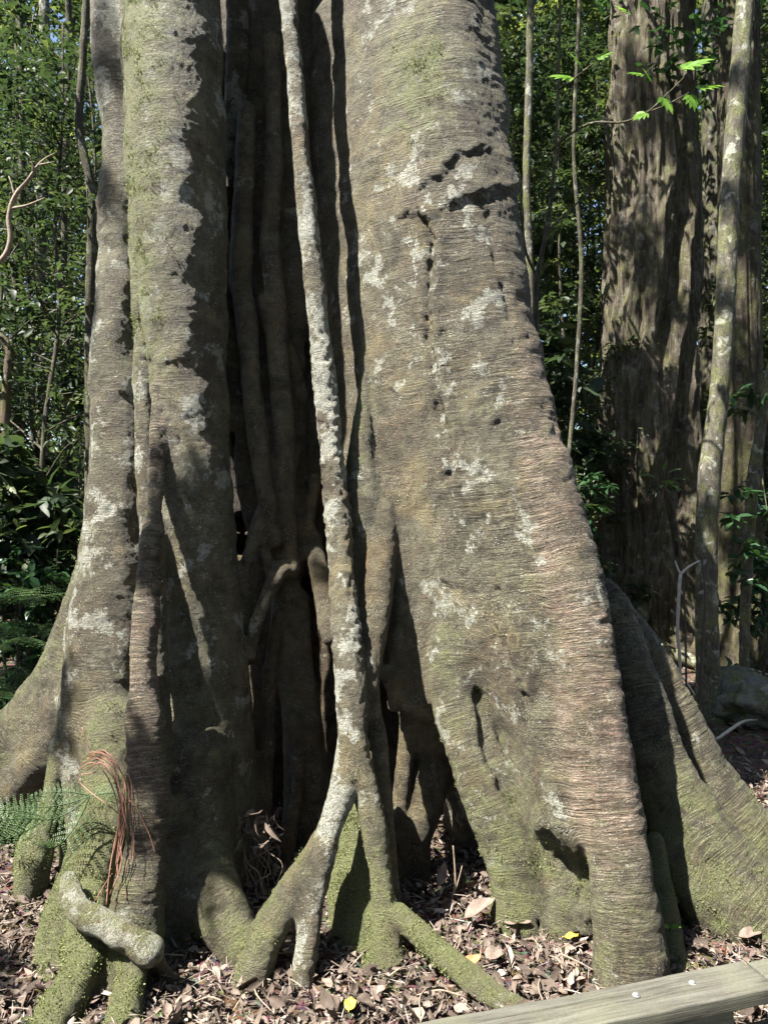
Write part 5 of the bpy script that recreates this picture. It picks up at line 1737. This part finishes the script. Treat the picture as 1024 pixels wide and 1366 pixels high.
SHADE = [  # px, py, Y, distance towards the sun, clump radius
    (240, 580, 3.66, 6.0, .05), (244, 640, 3.66, 6.4, .055), (254, 700, 3.66, 6.0, .055), (266, 760, 3.64, 6.3, .055), (281, 830, 3.62, 6.0, .06), (294, 900, 3.6, 6.4, .06), (300, 940, 3.6, 6.1, .06), (290, 510, 3.7, 6.2, .06),
    (235, 1160, 3.25, 6.0, .12), 
    (90, 1010, 3.9, 7.0, .16), (120, 960, 3.9, 7.5, .12), (130, 420, 4.2, 8.0, .1), (135, 250, 4.2, 8, .12), (140, 60, 4.2, 8, .14),
    (-5, 1290, 3.1, 6.0, .14), (0, 1345, 2.9, 6.0, .12), (385, 1225, 3.3, 6.5, .1), (350, 1190, 3.4, 6.5, .14), (300, 1180, 3.4, 6.0, .1),
   
    (820, 60, 9.8, 9, .4), (900, 180, 9.8, 9, .4), (830, 260, 9.8, 9.5, .35), (880, 380, 9.8, 9, .35), (820, 470, 9.8, 9, .35), (900, 560, 9.8, 9, .4), (830, 650, 9.8, 9, .4), (890, 740, 9.8, 9, .4), (840, 810, 9.8, 9, .4), (985, 120, 6.8, 8, .14), (972, 270, 6.75, 8, .14), (964, 400, 6.7, 8, .14), (945, 690, 6.65, 8, .14), (942, 820, 6.65, 8, .18), (985, 500, 9.0, 9, .5), (980, 250, 9.0, 9, .5), (985, 700, 8.9, 9, .4),
]


def ray_dist(c):
    v = c[None] - LIT
    t = v @ SUN
    return np.where(t > 0, np.linalg.norm(v - t[:, None] * SUN, axis=1), 9.0).min()


def canopy():
    rng = np.random.default_rng(301)
    mb = MB()
    n = 1650
    Cn = np.stack([rng.uniform(-22, 16, n), rng.uniform(-9, 15, n), rng.uniform(8.5, 15, n)], 1)
    R = rng.uniform(0.6, 1.25, n)
    keep = np.array([ray_dist(c) > r + 0.7 for c, r in zip(Cn, R)])
    crown_into(mb, Cn[keep], R[keep], 40, (0.16, 0.3), flat=0.4, rng=rng)
    for (px, py, Y, t, r) in SHADE:
        c = at(px, py, Y) + SUN * t
        crown_into(mb, [c], [r], 24 + 2500 * r * r, (0.06, 0.12), flat=0.8, rng=rng)
    o = mb.build('canopy_with_shade_clumps', M['leaf'])
    tag(o, 'leaf canopy of the forest overhead, with unseen leaf clumps added to cast shade', None, None, 'stuff')


canopy()

# ================================================================== LIGHT AND CAMERA
w = bpy.data.worlds.new('World')
SC.world = w
w.use_nodes = True
nt = w.node_tree
sky = nt.nodes.new('ShaderNodeTexSky')
sky.sky_type = 'NISHITA'
sky.sun_disc = False
sky.sun_elevation = SUN_EL
sky.sun_rotation = math.atan2(SUN[0], SUN[1])
bg = nt.nodes['Background']
nt.links.new(sky.outputs[0], bg.inputs[0])
bg.inputs[1].default_value = 0.062
sd = bpy.data.lights.new('sun', 'SUN')
sd.energy = 5.0
sd.angle = math.radians(0.53)
sd.color = (1.0, 0.95, 0.87)
so = bpy.data.objects.new('sun', sd)
COL.objects.link(so)
so.rotation_euler = Vector(SUN.tolist()).to_track_quat('Z', 'Y').to_euler()
so.location = (-6, -3, 10)

cd = bpy.data.cameras.new('camera')
cd.sensor_fit = 'VERTICAL'
cd.angle = math.radians(69.4)
cd.clip_end = 500
cd.clip_start = 0.05
co = bpy.data.objects.new('camera', cd)
COL.objects.link(co)
co.location = (0, 0, HC)
co.rotation_euler = (math.radians(90), 0, 0)
SC.camera = co
SC.view_settings.view_transform = 'Standard'
SC.view_settings.look = 'None'
SC.view_settings.exposure = 2.15
SC.view_settings.gamma = 1
SC.cycles.use_denoising = True
SC.cycles.max_bounces = 8
SC.cycles.transparent_max_bounces = 8
